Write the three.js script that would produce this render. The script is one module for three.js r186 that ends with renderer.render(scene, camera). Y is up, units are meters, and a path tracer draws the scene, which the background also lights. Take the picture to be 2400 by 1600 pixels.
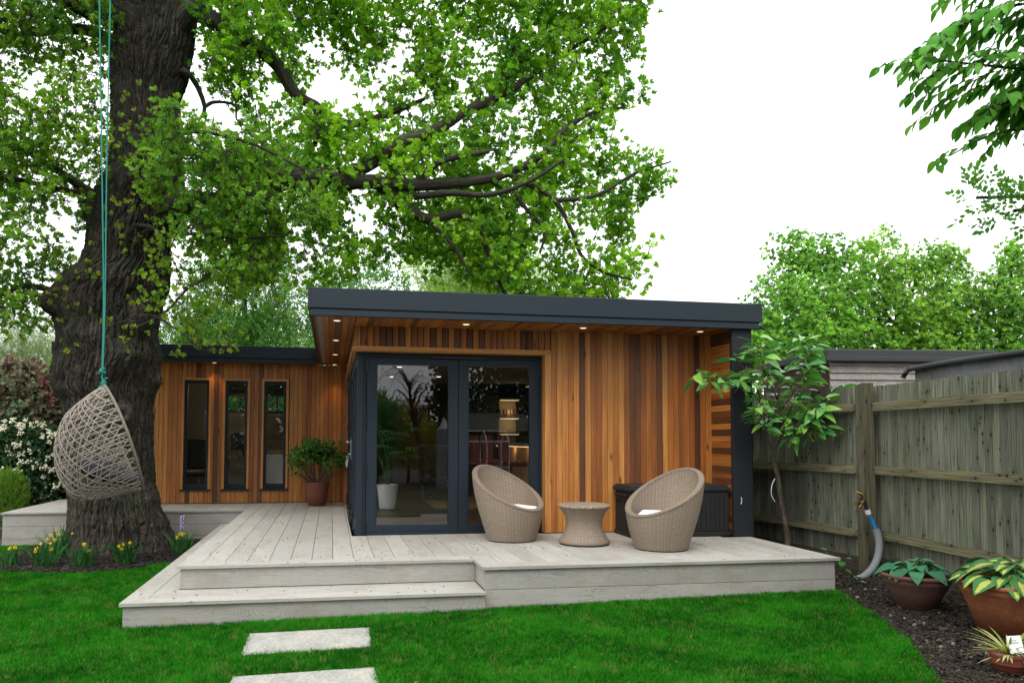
import * as THREE from 'three';
import { mergeGeometries, mergeVertices } from 'three/addons/utils/BufferGeometryUtils.js';
import { RoundedBoxGeometry } from 'three/addons/geometries/RoundedBoxGeometry.js';
import { ImprovedNoise } from 'three/addons/math/ImprovedNoise.js';

// ---------------------------------------------------------------- camera, sky, sun, exposure
const scene = new THREE.Scene();
const W = 2400, H = 1600;
const camera = new THREE.PerspectiveCamera(48.9, W / H, 0.1, 600);
camera.position.set(0, 1.5, 0);
camera.up.set(-0.0121029, 0.998806, 0.0473307);
camera.lookAt(0.172277, 1.5 + 0.0487092, -0.9838435);
camera.setViewOffset(W, H, 115.6, -144.1, W, H);          // shifted lens, as in a corrected architectural picture
camera.updateProjectionMatrix();

const renderer = new THREE.WebGLRenderer({ antialias: true });
renderer.setSize(1024, 682);
renderer.toneMapping = THREE.LinearToneMapping;
renderer.toneMappingExposure = 1.6;
renderer.shadowMap.enabled = true;
renderer.shadowMap.type = THREE.PCFSoftShadowMap;

{ // overcast sky: bright even cloud, a little brighter overhead
  const w = 128, h = 64, data = new Float32Array(w * h * 4), n = new ImprovedNoise();
  for (let j = 0; j < h; j++) for (let i = 0; i < w; i++) {
    const el = ((j + 0.5) / h - 0.5) * Math.PI, az = (i / w) * Math.PI * 2;
    const s = Math.max(0, Math.sin(el));
    const c = Math.cos(el);
    const cloud = n.noise(Math.cos(az) * c * 2.2 + 5, s * 4, Math.sin(az) * c * 2.2 + 3) * 0.10;
    const L = el < 0 ? 0.5 : (1.02 + 0.86 * s) * (1 + cloud * (0.3 + s));
    const o = (j * w + i) * 4;
    data[o] = L * 0.985; data[o + 1] = L; data[o + 2] = L * 1.03; data[o + 3] = 1;
  }
  const sky = new THREE.DataTexture(data, w, h, THREE.RGBAFormat, THREE.FloatType);
  sky.mapping = THREE.EquirectangularReflectionMapping;
  sky.magFilter = THREE.LinearFilter; sky.minFilter = THREE.LinearFilter;
  sky.wrapS = THREE.RepeatWrapping;
  sky.needsUpdate = true;
  scene.background = sky; scene.environment = sky;
}
const sun = new THREE.DirectionalLight(new THREE.Color(1, 0.965, 0.91), 1.1);
sun.position.set(-5, 20, 3.5); sun.target.position.set(1, 0, -9);
sun.castShadow = true; sun.shadow.radius = 45; sun.shadow.mapSize.set(2048, 2048);
Object.assign(sun.shadow.camera, { left: -18, right: 18, top: 18, bottom: -18, near: 1, far: 60 });
scene.add(sun, sun.target);

// ---------------------------------------------------------------- helpers
function rng(a) { return () => { a |= 0; a = (a + 0x6d2b79f5) | 0; let t = Math.imul(a ^ (a >>> 15), 1 | a); t = (t + Math.imul(t ^ (t >>> 7), 61 | t)) ^ t; return ((t ^ (t >>> 14)) >>> 0) / 4294967296; }; }
const rnd = rng(7);
const R = (a, b, f = rnd) => a + (b - a) * f();
const N3 = new ImprovedNoise();
const fbm = (x, y, z, o = 4) => { let s = 0, a = 0.5, k = 1; for (let i = 0; i < o; i++) { s += a * N3.noise(x * k, y * k, z * k); a *= 0.5; k *= 2.03; } return s; };
const clamp = (x, a, b) => Math.min(b, Math.max(a, x));
const lerp = (a, b, t) => a + (b - a) * t;
const smooth = (a, b, x) => { const t = clamp((x - a) / (b - a), 0, 1); return t * t * (3 - 2 * t); };
const V = (x, y, z) => new THREE.Vector3(x, y, z);
const rgb = (r, g, b) => new THREE.Color().setRGB(r, g, b);

const taken = {};
function numbered(name) { const n = taken[name] = (taken[name] ?? -1) + 1; return n ? name + '_' + String(n).padStart(3, '0') : name; }
function tag(o, label, category, group, kind) {
  if (label) o.userData.label = label;
  if (category) o.userData.category = category;
  if (group) o.userData.group = group;
  if (kind) o.userData.kind = kind;
  return o;
}
function thing(name, label, category, pos = [0, 0, 0], turn = 0, group) {
  const o = new THREE.Group(); o.name = numbered(name); o.position.set(...pos); o.rotation.y = turn; scene.add(o);
  return tag(o, label, category, group);
}
function mesh(name, geo, mat, parent = scene, label) {
  const m = new THREE.Mesh(geo, mat); m.name = parent === scene ? numbered(name) : name;
  m.castShadow = m.receiveShadow = true; parent.add(m);
  if (label) m.userData.label = label;
  return m;
}
function structure(name, geo, mat, label) { const m = mesh(name, geo, mat); m.userData.kind = 'structure'; if (label) m.userData.label = label; return m; }
function instanced(name, geo, mat, mats, parent, colors) {
  const m = new THREE.InstancedMesh(geo, mat, mats.length); m.name = parent === scene ? numbered(name) : name;
  mats.forEach((x, i) => m.setMatrixAt(i, x));
  if (colors) colors.forEach((c, i) => m.setColorAt(i, c));
  m.castShadow = m.receiveShadow = true; m.userData.kind = 'stuff'; parent.add(m);
  return m;
}
const box = (x0, x1, y0, y1, z0, z1) => { const g = new THREE.BoxGeometry(x1 - x0, y1 - y0, z1 - z0); g.translate((x0 + x1) / 2, (y0 + y1) / 2, (z0 + z1) / 2); return g; };
const rbox = (x0, x1, y0, y1, z0, z1, r = 0.01, s = 2) => { const g = new RoundedBoxGeometry(x1 - x0, y1 - y0, z1 - z0, s, r); g.translate((x0 + x1) / 2, (y0 + y1) / 2, (z0 + z1) / 2); return g; };
// uv in metres: u across the grain, v along axis (0 x, 1 y, 2 z); a shifted start for every piece
function grain(g, axis, du = rnd() * 20, dv = rnd() * 20) {
  const p = g.attributes.position, n = g.attributes.normal, uv = new Float32Array(p.count * 2);
  for (let i = 0; i < p.count; i++) {
    const a = [p.getX(i), p.getY(i), p.getZ(i)], b = [Math.abs(n.getX(i)), Math.abs(n.getY(i)), Math.abs(n.getZ(i))];
    const k = b[0] > b[1] && b[0] > b[2] ? 0 : b[1] > b[2] ? 1 : 2;
    const rest = [0, 1, 2].filter((q) => q !== k);
    let al = axis, ac;
    if (k === axis) { al = rest[0]; ac = rest[1]; } else ac = rest.find((q) => q !== axis);
    uv[2 * i] = a[ac] + du; uv[2 * i + 1] = a[al] + dv;
  }
  g.setAttribute('uv', new THREE.BufferAttribute(uv, 2));
  return g;
}
const noIdx = (g) => (g.index ? g.toNonIndexed() : g);
function join(list) {
  const l = list.map((g) => { g = noIdx(g); for (const k of Object.keys(g.attributes)) if (!['position', 'normal', 'uv'].includes(k)) g.deleteAttribute(k); if (!g.attributes.uv) g.setAttribute('uv', new THREE.BufferAttribute(new Float32Array(g.attributes.position.count * 2), 2)); return g; });
  return mergeGeometries(l, false);
}
// a slab with a polygon outline in plan: pts are [x, z]
function slab(pts, y0, y1, bevel = 0) {
  const s = new THREE.Shape(pts.map(([x, z]) => new THREE.Vector2(x, -z)));
  const g = new THREE.ExtrudeGeometry(s, { depth: y1 - y0 - 2 * bevel, bevelEnabled: bevel > 0, bevelSize: bevel, bevelThickness: bevel, bevelOffset: -bevel, bevelSegments: 2, curveSegments: 6 });
  g.rotateX(-Math.PI / 2); g.translate(0, y0 + bevel, 0);
  return g;
}
function tube(pts, r, seg = 12, sides = 6, closed = false) {
  const c = new THREE.CatmullRomCurve3(pts.map((p) => (p.isVector3 ? p : V(...p))), closed, 'centripetal');
  const g = new THREE.TubeGeometry(c, seg, typeof r === 'number' ? r : 1, sides, closed);
  if (typeof r !== 'number') { // tapered
    const pos = g.attributes.position;
    for (let i = 0; i <= seg; i++) {
      const t = i / seg, ctr = c.getPointAt(t), k = r(t);
      for (let j = 0; j <= sides; j++) { const q = i * (sides + 1) + j; pos.setXYZ(q, ctr.x + (pos.getX(q) - ctr.x) * k, ctr.y + (pos.getY(q) - ctr.y) * k, ctr.z + (pos.getZ(q) - ctr.z) * k); }
    }
  }
  return g;
}
const lathe = (pts, seg = 40) => new THREE.LatheGeometry(pts.map(([r, y]) => new THREE.Vector2(r, y)), seg);
const M4 = (p, q, s) => new THREE.Matrix4().compose(p, q, typeof s === 'number' ? V(s, s, s) : s);
const quat = (x, y, z, o = 'XYZ') => new THREE.Quaternion().setFromEuler(new THREE.Euler(x, y, z, o));

// ---------------------------------------------------------------- computed textures
// periodic value noise on a w x h lattice
function lattice(seed) {
  const f = rng(seed), t = new Float32Array(65536); for (let i = 0; i < 65536; i++) t[i] = f();
  return (x, y, px, py) => {
    const x0 = Math.floor(x), y0 = Math.floor(y), fx = x - x0, fy = y - y0, m = (a, n) => ((a % n) + n) % n;
    const g = (i, j) => t[(m(i, px) * 157 + m(j, py) * 1021) & 65535];
    const sx = fx * fx * (3 - 2 * fx), sy = fy * fy * (3 - 2 * fy);
    return lerp(lerp(g(x0, y0), g(x0 + 1, y0), sx), lerp(g(x0, y0 + 1), g(x0 + 1, y0 + 1), sx), sy);
  };
}
function texture(w, h, fn, srgb, rx = 1, ry = 1) {
  const d = new Uint8Array(w * h * 4);
  for (let j = 0; j < h; j++) for (let i = 0; i < w; i++) {
    const c = fn(i / w, j / h, i, j), o = (j * w + i) * 4;
    const a = typeof c === 'number' ? [c, c, c] : c;
    for (let k = 0; k < 3; k++) d[o + k] = clamp(a[k], 0, 1) * 255;
    d[o + 3] = 255;
  }
  const t = new THREE.DataTexture(d, w, h, THREE.RGBAFormat);
  t.wrapS = t.wrapT = THREE.RepeatWrapping; t.magFilter = THREE.LinearFilter; t.minFilter = THREE.LinearMipmapLinearFilter; t.generateMipmaps = true;
  if (srgb) t.colorSpace = THREE.SRGBColorSpace;
  t.repeat.set(rx, ry); t.needsUpdate = true;
  return t;
}
const nz = lattice(3), nz2 = lattice(11), nz3 = lattice(29);
// straight-grained cedar with a few knots; the tile is 0.5 m across and 2.5 m along
const knots = []; { const f = rng(5); for (let i = 0; i < 3; i++) knots.push([f(), f(), 0.009 + 0.012 * f()]); }
function grainValue(u, v, warp) {
  let off = (nz(u * 6, v * 5, 6, 5) - 0.5) * warp;
  let dark = 0;
  for (const [ku, kv, kr] of knots) {
    let dx = u - ku, dy = v - kv; dx -= Math.round(dx); dy -= Math.round(dy);
    const q = Math.hypot(dx * 0.5, dy * 2.5 * 0.4) / kr;
    off += Math.exp(-q * 0.45) * 0.02 * Math.sign(dx); dark = Math.max(dark, 0.6 * (1 - smooth(0.2, 1.6, q)));
  }
  const a = nz2((u + off) * 190, v * 6, 190, 6), b = nz3((u + off) * 64, v * 3, 64, 3), c = nz((u + off) * 420, v * 40, 420, 40);
  return [0.45 * a + 0.35 * b + 0.2 * c, dark];
}
const cedarMap = texture(768, 1536, (u, v) => {
  const [g, k] = grainValue(u, v, 0.05), blot = nz3(u * 9, v * 7, 9, 7) * 0.5 + nz(u * 20, v * 16, 20, 16) * 0.3;
  const l = (0.62 + 0.42 * g + 0.22 * (blot - 0.4)) * (1 - 0.75 * k);
  return [l, l * (0.97 + 0.05 * g), l * (0.94 + 0.1 * g)];
}, true, 1 / 0.5, 1 / 2.5);
const cedarBump = texture(768, 1536, (u, v) => grainValue(u, v, 0.05)[0], false, 1 / 0.5, 1 / 2.5);
// moulded oak-grain decking: cathedral rings and pores; tile 0.8 m x 3.2 m
function deckGrain(u, v) {
  const w1 = nz(u * 4, v * 5, 4, 5), w2 = nz2(u * 9, v * 14, 9, 14);
  const ring = (w1 * 9 + w2 * 2.2) * 3.6;
  const lines = Math.pow(0.5 + 0.5 * Math.cos(ring * Math.PI * 2), 5);
  const pores = nz3(u * 260, v * 42, 260, 42), pore = smooth(0.68, 0.9, pores);
  return clamp(0.75 * lines * smooth(0.25, 0.6, nz3(u * 5, v * 8, 5, 8)) + 0.55 * pore, 0, 1);
}
const deckMap = texture(1024, 2048, (u, v) => {
  const g = deckGrain(u, v), fine = nz2(u * 300, v * 90, 300, 90) - 0.5;
  const st = smooth(0.5, 0.85, 0.6 * nz(u * 5 + 2, v * 9, 5, 9) + 0.4 * nz3(u * 17, v * 30, 17, 30));   // brown damp stains
  const l = 0.90 - 0.15 * g + 0.07 * fine;
  return [l * (1 - 0.03 * st), l * (1 - 0.05 * st), l * (1 - 0.085 * st)];
}, true, 1 / 0.8, 1 / 3.2);
const deckBump = texture(1024, 2048, (u, v) => 1 - deckGrain(u, v), false, 1 / 0.8, 1 / 3.2);
// rough sawn fence timber with knots, green algae and grey weathering; tile 1 m x 2 m
const fk = []; { const f = rng(15); for (let i = 0; i < 70; i++) fk.push([f(), f(), 0.005 + 0.009 * f()]); }
const fenceMap = texture(1024, 1024, (u, v) => {
  const g = 0.5 * nz2(u * 150, v * 7, 150, 7) + 0.5 * nz3(u * 400, v * 18, 400, 18);
  let k = 0, halo = 0;
  for (const [a, b, r] of fk) { let dx = u - a, dy = v - b; dx -= Math.round(dx); dy -= Math.round(dy); const q = Math.hypot(dx, dy * 2 * 0.8) / r; k = Math.max(k, 1 - smooth(0.6, 1.2, q)); halo = Math.max(halo, Math.exp(-Math.hypot(dx / r, dy * 2 / r * 0.22) * 0.9)); }
  const alg = 0.55 * smooth(0.4, 0.85, 0.6 * nz(u * 7, v * 5, 7, 5) + 0.4 * nz2(u * 60, v * 10, 60, 10));
  const l = (0.76 + 0.55 * (g - 0.5)) * (1 - 0.8 * k) * (1 - 0.3 * halo);
  return [l * (1 - 0.13 * alg), l * (0.99 - 0.05 * alg), l * (0.92 - 0.22 * alg)];
}, true, 1, 0.5);
const fenceBump = texture(512, 512, (u, v) => 0.5 * nz2(u * 90, v * 7, 90, 7) + 0.5 * nz3(u * 220, v * 14, 220, 14), false, 1, 0.5);
// speckled grit, soil, stone
const grit = texture(512, 512, (u, v) => 0.3 * nz(u * 16, v * 16, 16, 16) + 0.3 * nz2(u * 64, v * 64, 64, 64) + 0.4 * nz3(u * 200, v * 200, 200, 200), false);
const stoneMap = texture(512, 512, (u, v) => {
  const a = nz(u * 6, v * 12, 6, 12), b = nz2(u * 30, v * 60, 30, 60), c = nz3(u * 160, v * 200, 160, 200);
  const l = 0.84 + 0.10 * (a - 0.5) + 0.12 * (b - 0.5) + 0.14 * (c - 0.5), t = smooth(0.55, 0.85, 0.5 * a + 0.5 * b);
  return [l, l * (0.99 - 0.01 * t), l * (0.97 - 0.05 * t)];
}, true);
const soilMap = texture(512, 512, (u, v) => {
  const a = nz(u * 9, v * 9, 9, 9), b = nz2(u * 50, v * 50, 50, 50), c = nz3(u * 170, v * 170, 170, 170);
  const l = 0.35 + 0.25 * a + 0.35 * b + 0.25 * (c - 0.5); return [l, l * 0.86, l * 0.72];
}, true);
const barkMap = texture(512, 512, (u, v) => {
  const a = nz(u * 24, v * 7, 24, 7), b = nz2(u * 90, v * 40, 90, 40), c = nz3(u * 200, v * 160, 200, 160), gr = smooth(0.55, 0.85, nz3(u * 5, v * 4, 5, 4));
  const l = 0.5 + 0.3 * (a - 0.5) + 0.4 * (b - 0.5) + 0.3 * (c - 0.5); return [l * (1 - 0.1 * gr), l * (0.93 + 0.02 * gr), l * (0.84 - 0.08 * gr)];
}, true);
// over-under weave of flat synthetic cane: u, v count strands
const weave = (kind) => texture(256, 256, (u, v) => {
  const c = 8, x = u * c, y = v * c, ix = Math.floor(x), iy = Math.floor(y), fx = x - ix - 0.5, fy = y - iy - 0.5;
  const over = (ix + iy) % 2 === 0;
  const hy = Math.sqrt(Math.max(0, 1 - Math.pow(fy * 2.1, 2))) * (over ? 1 : 0.35) * (0.55 + 0.45 * Math.cos(fx * Math.PI));
  const hx = Math.sqrt(Math.max(0, 1 - Math.pow(fx * 2.8, 2))) * (over ? 0.25 : 0.8) * (0.55 + 0.45 * Math.cos(fy * Math.PI));
  const hgt = Math.max(hy, hx);
  if (kind === 'h') return hgt;
  const s = nz(ix * 3.1 + fx, iy * 7.7, 64, 64) * 0.14, gap = hgt < 0.22 ? 0.42 : 1, two = hx > hy ? 0.72 : (iy % 2 ? 0.93 : 1);   // two tones of cane, dark where one sees through
  return [(0.86 + s) * two * gap, (0.84 + s) * two * gap, (0.82 + s) * (two * 0.97) * gap];
}, kind !== 'h');
const weaveMap = weave('c'), weaveBump = weave('h');

// ---------------------------------------------------------------- materials (base colours are linear)
const std = (r, g, b, rough = 0.7, o = {}) => new THREE.MeshStandardMaterial({ color: rgb(r, g, b), roughness: rough, ...o });
const phys = (r, g, b, rough, o = {}) => new THREE.MeshPhysicalMaterial({ color: rgb(r, g, b), roughness: rough, ...o });
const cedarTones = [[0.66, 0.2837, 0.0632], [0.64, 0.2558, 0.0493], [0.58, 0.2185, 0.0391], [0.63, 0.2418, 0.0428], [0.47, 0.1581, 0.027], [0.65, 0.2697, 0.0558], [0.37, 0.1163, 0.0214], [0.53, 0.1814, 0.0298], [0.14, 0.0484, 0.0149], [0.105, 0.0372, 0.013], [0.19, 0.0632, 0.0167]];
const cedar = cedarTones.map((c) => std(c[0], c[1], c[2], 0.55, { map: cedarMap, bumpMap: cedarBump, bumpScale: 0.0012 }));
const redCedar = [2, 3, 7, 4, 1, 6, 2, 7, 4, 3, 10, 8], pickRed = () => cedar[redCedar[Math.floor(rnd() * 12)]], brownCedar = [4, 6, 7, 2, 6, 4, 10, 8, 7], pickBrown = () => cedar[brownCedar[Math.floor(rnd() * 9)]];
const pickCedar = (f = rnd) => { const q = f(); return q < 0.80 ? cedar[Math.floor(f() * 8)] : q < 0.92 ? cedar[6] : cedar[8 + Math.floor(f() * 3)]; };
const cedarTrim = cedar[1];
const deckMat = [0.42, 0.445, 0.40].map((k) => std(k * 1.0, k * 0.965, k * 0.865, 0.62, { map: deckMap, bumpMap: deckBump, bumpScale: 0.0012 }));
const anthracite = phys(.011, .019, .028, 0.55, { specularIntensity: 0.5, bumpMap: grit, bumpScale: 0.0002 });
const fasciaMat = phys(.016, .025, .034, 0.5, { specularIntensity: 0.5, bumpMap: grit, bumpScale: 0.0002 });
const blackPaint = std(.004, .006, .010, 0.75);
const blackPlastic = std(.005, .0053, .006, 0.75, { bumpMap: grit, bumpScale: 0.0004 });
const blackMetal = std(.012, .012, .013, 0.4, { metalness: 0.3 });
const steel = std(.62, .62, .60, 0.25, { metalness: 1 });
const brass = std(.30, .19, .07, 0.32, { metalness: 1 });
const glass = phys(1, 1, 1, 0.0, { transmission: 1, thickness: 0, ior: 1.5 });
const fenceMats = [[.29, .305, .265], [.245, .258, .225], [.34, .35, .305], [.215, .225, .195]].map((c) => std(...c, 0.85, { map: fenceMap, bumpMap: fenceBump, bumpScale: 0.0018 }));
const railMat = std(.27, .25, .165, 0.85, { map: fenceMap, bumpMap: fenceBump, bumpScale: 0.002 });
const postMat = std(.16, .15, .105, 0.85, { map: fenceMap, bumpMap: fenceBump, bumpScale: 0.002 });
const gravelBoardMat = std(.085, .072, .055, 0.9, { map: fenceMap, bumpMap: fenceBump, bumpScale: 0.002 });
const terracotta = std(.30, .10, .038, 0.62, { map: stoneMap, bumpMap: grit, bumpScale: 0.0006 });
const terracottaOld = std(.13, .060, .042, 0.85, { map: stoneMap, bumpMap: grit, bumpScale: 0.001 });
const plasticPot = std(.16, .045, .024, 0.5);
const soilMat = std(.058, .043, .033, 0.95, { map: soilMap, bumpMap: soilMap, bumpScale: 0.01 });
const barkMat = std(.138, .126, .106, 0.92, { map: barkMap, bumpMap: barkMap, bumpScale: 0.006 });
const barkDark = barkMat;
const cane = std(.48, .39, .315, 0.6, { map: weaveMap, bumpMap: weaveBump, bumpScale: 0.007 });
const whiteCloth = std(.68, .67, .64, 0.9, { bumpMap: grit, bumpScale: 0.0006 });
const leafMat = (r, g, b, o = {}) => phys(r, g, b, 0.93, { transmission: 0.46, thickness: 0, side: THREE.DoubleSide, ior: 1.4, specularIntensity: 0.4, ...o });
// ================================================================ the ground
const gy = (x, z) => -0.046 + 0.0161 * clamp(x, -9, 9) + 0.006 * (clamp(z, -16, 3) + 6.65);
function sheet(pts, lift, mat, name, label, step = 0.5) { // a thin sheet that follows the ground, outline pts [x, z]
  const s = new THREE.Shape(pts.map(([x, z]) => new THREE.Vector2(x, -z)));
  const g = new THREE.ShapeGeometry(s, 8); g.rotateX(-Math.PI / 2);
  const p = g.attributes.position, uv = g.attributes.uv;
  for (let i = 0; i < p.count; i++) { p.setY(i, gy(p.getX(i), p.getZ(i)) + lift); uv.setXY(i, p.getX(i), p.getZ(i)); }
  g.computeVertexNormals();
  return structure(name, g, mat, label);
}
{
  const g = new THREE.PlaneGeometry(400, 400, 200, 200); g.rotateX(-Math.PI / 2);
  const p = g.attributes.position, uv = g.attributes.uv;
  for (let i = 0; i < p.count; i++) { p.setY(i, gy(p.getX(i), p.getZ(i)) - 0.03); uv.setXY(i, p.getX(i) * 0.7, p.getZ(i) * 0.7); }
  g.computeVertexNormals();
  structure('ground', g, std(.045, .06, .028, 0.95, { map: soilMap }), 'dark earth around the garden');
}
const lawnPts = [[-8.9, 2.9], [-8.9, -13], [-4.98, -13], [-4.98, -12.52], [-1.68, -12.52], [-1.68, -6.63], [1.4, -6.63], [1.4, -6.67], [4.9, -6.67], [4.62, -5.98], [4.43, -5.46], [4.15, -4.88], [3.94, -4.51], [3.67, -4.09], [3.2, -3.2], [2.9, -2], [2.8, 2.9]];
const bedLeftPts = [[-4.45, -11.45], [-4.25, -10.7], [-3.95, -10.02], [-3.35, -9.73], [-2.85, -9.63], [-2.41, -9.76], [-2.07, -10.12], [-1.69, -10.55], [-1.69, -12.5], [-4.35, -12.5], [-4.42, -12.0]];
const bedRightPts = [[4.9, -6.67], [4.62, -5.98], [4.43, -5.46], [4.15, -4.88], [3.94, -4.51], [3.67, -4.09], [3.2, -3.2], [2.9, -2], [6.1, -2], [6.1, -14], [4.96, -14], [4.96, -6.67]];
const lawnSoil = std(.018, .10, .010, 0.95, { map: soilMap });
sheet(lawnPts, 0.004, lawnSoil, 'lawn', 'mown lawn in front of the steps');
sheet(bedLeftPts, 0.010, soilMat, 'flower_bed', 'bark mulched bed around the foot of the oak');
sheet(bedRightPts, 0.010, soilMat, 'flower_bed', 'soil and bark bed along the fence');

// ================================================================ the garden room
const DK = 0.36, SOF = 2.84;
const room = thing('garden_room', 'cedar clad garden room with grey flat roof and glass doors behind the deck', 'garden room');
room.userData.kind = 'thing';
const membrane = std(.012, .010, .009, 0.9);
const boardGeo = (x0, x1, y0, y1, z0, z1, axis) => grain(box(x0, x1, y0, y1, z0, z1), axis);

// ---- front wall to the right of the doors
const frontWall = mesh('wall', box(2.66, 4.95, DK, SOF, -9.08, -8.925), membrane, room);
{ const n = 29, a = 2.665, b = 4.785, p = (b - a) / n;
  for (let i = 0; i < n; i++) mesh('cladding_board', boardGeo(a + i * p, a + (i + 1) * p - 0.004, DK + 0.012, SOF, -8.925, -8.902 - 0.0015 * rnd(), 1), [5, 8, 14, 19, 23].includes(i) ? cedar[[8, 10, 8, 6, 10][i % 5]] : pickCedar(), frontWall); }
// ---- band above the doors
const doorHead = mesh('wall', box(0.27, 2.66, 2.60, SOF, -9.08, -8.927), membrane, room);
{ const n = 32, a = 0.262, b = 2.66, p = (b - a) / n;
  for (let i = 0; i < n; i++) mesh('cladding_board', boardGeo(a + i * p, a + (i + 1) * p - 0.0095, 2.60, SOF, -8.927, -8.902 - 0.0015 * rnd(), 1), pickBrown(), doorHead); }
mesh('door_trim', grain(box(0.235, 2.66, 2.545, 2.60, -9.05, -8.885), 0), cedar[5], room);
mesh('door_trim', grain(box(2.585, 2.66, DK + 0.01, 2.545, -9.06, -8.89), 1), cedar[0], room);
mesh('door_trim', grain(box(0.235, 0.29, 2.545, 2.60, -13.28, -9.05), 2), cedar[3], room);
// ---- short return wall on the right, boards lying flat
const returnWall = mesh('wall', box(4.80, 4.96, DK, SOF, -8.925, -8.33), membrane, room);
{ const n = 33, p = (SOF - DK) / n; const f = rng(44);
  for (let i = 0; i < n; i++) mesh('cladding_board', boardGeo(4.778, 4.80, DK + i * p, DK + (i + 1) * p - 0.004, -8.90, -8.285, 2), i > 4 && i < 22 ? cedar[[2, 9, 1, 8, 10, 0, 9, 3, 10, 6, 8, 2, 7, 9, 4][i % 15]] : pickCedar(f), returnWall); }
mesh('corner_bead', grain(box(4.762, 4.778, DK + 0.01, SOF, -8.90, -8.882), 1), cedar[1], room);
mesh('corner_post', rbox(4.728, 4.968, DK, SOF + 0.01, -8.33, -8.268, 0.006), blackPaint, room);
mesh('scuff_mark', tube([[4.818, 0.83, -8.268], [4.826, 0.80, -8.268], [4.822, 0.765, -8.268], [4.815, 0.745, -8.268]], 0.0045, 8, 6), whiteCloth, room);
mesh('outer_wall', box(4.962, 5.02, -0.1, SOF + 0.01, -14.2, -8.331), blackPaint, room);
// ---- side above the folding doors and its end reveal
const sideWall = mesh('wall', box(0.29, 0.42, 2.60, SOF, -13.85, -9.08), membrane, room);
for (let k = 0; k < 57; k++) mesh('cladding_board', boardGeo(0.264, 0.29, 2.60, SOF, -8.93 - k * 0.0855 - 0.079, -8.93 - k * 0.0855, 1), pickCedar(), sideWall);
mesh('door_trim', grain(box(0.225, 0.30, DK, 2.545, -13.40, -13.30), 1), cedar[4], room);
const sidePier = mesh('wall', box(0.28, 0.42, DK, 2.60, -13.86, -13.40), membrane, room);
for (let k = 0; k < 5; k++) mesh('cladding_board', boardGeo(0.258, 0.28, DK + 0.01, 2.60, -13.41 - k * 0.088 - 0.083, -13.41 - k * 0.088, 1), pickCedar(), sidePier);

// ---- left wing wall with three tall windows
const WZ = -13.85;
const wins = [[-2.595, -2.095], [-1.90, -1.436], [-1.231, -0.76]];
const wingBack = [box(-4.05, -2.56, DK, SOF, WZ - 0.17, WZ - 0.025), box(-0.80, 0.27, DK, SOF, WZ - 0.17, WZ - 0.025), box(-2.13, -1.865, 0.62, 2.53, WZ - 0.17, WZ - 0.025), box(-1.47, -1.195, 0.62, 2.53, WZ - 0.17, WZ - 0.025), box(-2.56, -0.80, DK, 0.62, WZ - 0.17, WZ - 0.025), box(-2.56, -0.80, 2.53, SOF, WZ - 0.17, WZ - 0.025)];
const wing = mesh('wall', join(wingBack), membrane, room);
{ const a = -4.05, b = 0.256, n = 56, p = (b - a) / n;
  for (let i = 0; i < n; i++) {
    const x0 = a + i * p, x1 = x0 + p - 0.0055, c = (x0 + x1) / 2, m = pickRed(), zf = WZ - 0.001 - 0.0015 * rnd();
    const w = wins.find(([l, r]) => c > l && c < r);
    if (!w) mesh('cladding_board', boardGeo(x0, x1, DK + 0.012, SOF, WZ - 0.025, zf, 1), m, wing);
    else { mesh('cladding_board', boardGeo(x0, x1, DK + 0.012, 0.59, WZ - 0.025, zf, 1), m, wing); mesh('cladding_board', boardGeo(x0, x1, 2.575, SOF, WZ - 0.025, zf, 1), pickRed(), wing); }
  } }
wins.forEach(([l, r], i) => {
  const fl = l + 0.042, fr = r - 0.042, y0 = 0.625, y1 = 2.532, z0 = WZ - 0.09, z1 = WZ - 0.03;
  const f = mesh('window', join([box(fl, fl + 0.045, y0, y1, z0, z1), box(fr - 0.045, fr, y0, y1, z0, z1), box(fl + 0.045, fr - 0.045, y1 - 0.05, y1, z0, z1), box(fl + 0.045, fr - 0.045, y0, y0 + 0.075, z0, z1)]), anthracite, room);
  mesh('pane', box(fl + 0.04, fr - 0.04, y0 + 0.07, y1 - 0.045, WZ - 0.062, WZ - 0.056), glass, f);
  mesh('window_trim', grain(join([box(l, l + 0.04, 0.60, 2.532, WZ - 0.06, WZ + 0.018), box(r - 0.04, r, 0.60, 2.532, WZ - 0.06, WZ + 0.018)]), 1), cedar[5], f);
  mesh('window_trim', grain(box(l, r, 2.532, 2.574, WZ - 0.06, WZ + 0.020), 0), cedar[0], f);
  mesh('sill', rbox(l - 0.012, r + 0.012, 0.582, 0.612, WZ - 0.06, WZ + 0.05, 0.006), anthracite, f);
});
// ---- soffits: boards run away from the viewer
const soffit = mesh('soffit', join([box(-0.20, 5.0, SOF + 0.022, SOF + 0.05, -8.925, -8.235), box(-0.20, 0.30, SOF + 0.022, SOF + 0.05, WZ, -8.926), box(-4.6, -0.20, SOF + 0.022, SOF + 0.05, WZ, WZ + 0.27)]), membrane, room);
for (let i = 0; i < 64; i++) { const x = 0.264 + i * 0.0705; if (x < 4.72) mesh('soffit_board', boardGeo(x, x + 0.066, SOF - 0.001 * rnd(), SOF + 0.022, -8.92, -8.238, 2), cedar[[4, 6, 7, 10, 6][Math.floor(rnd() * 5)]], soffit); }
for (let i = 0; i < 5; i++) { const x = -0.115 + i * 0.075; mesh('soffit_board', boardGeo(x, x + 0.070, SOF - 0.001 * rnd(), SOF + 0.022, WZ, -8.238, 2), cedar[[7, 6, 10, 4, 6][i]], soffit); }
mesh('soffit_board', boardGeo(-0.215, -0.175, SOF, SOF + 0.022, WZ + 0.35, -8.238, 2), cedar[6], soffit);
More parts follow.
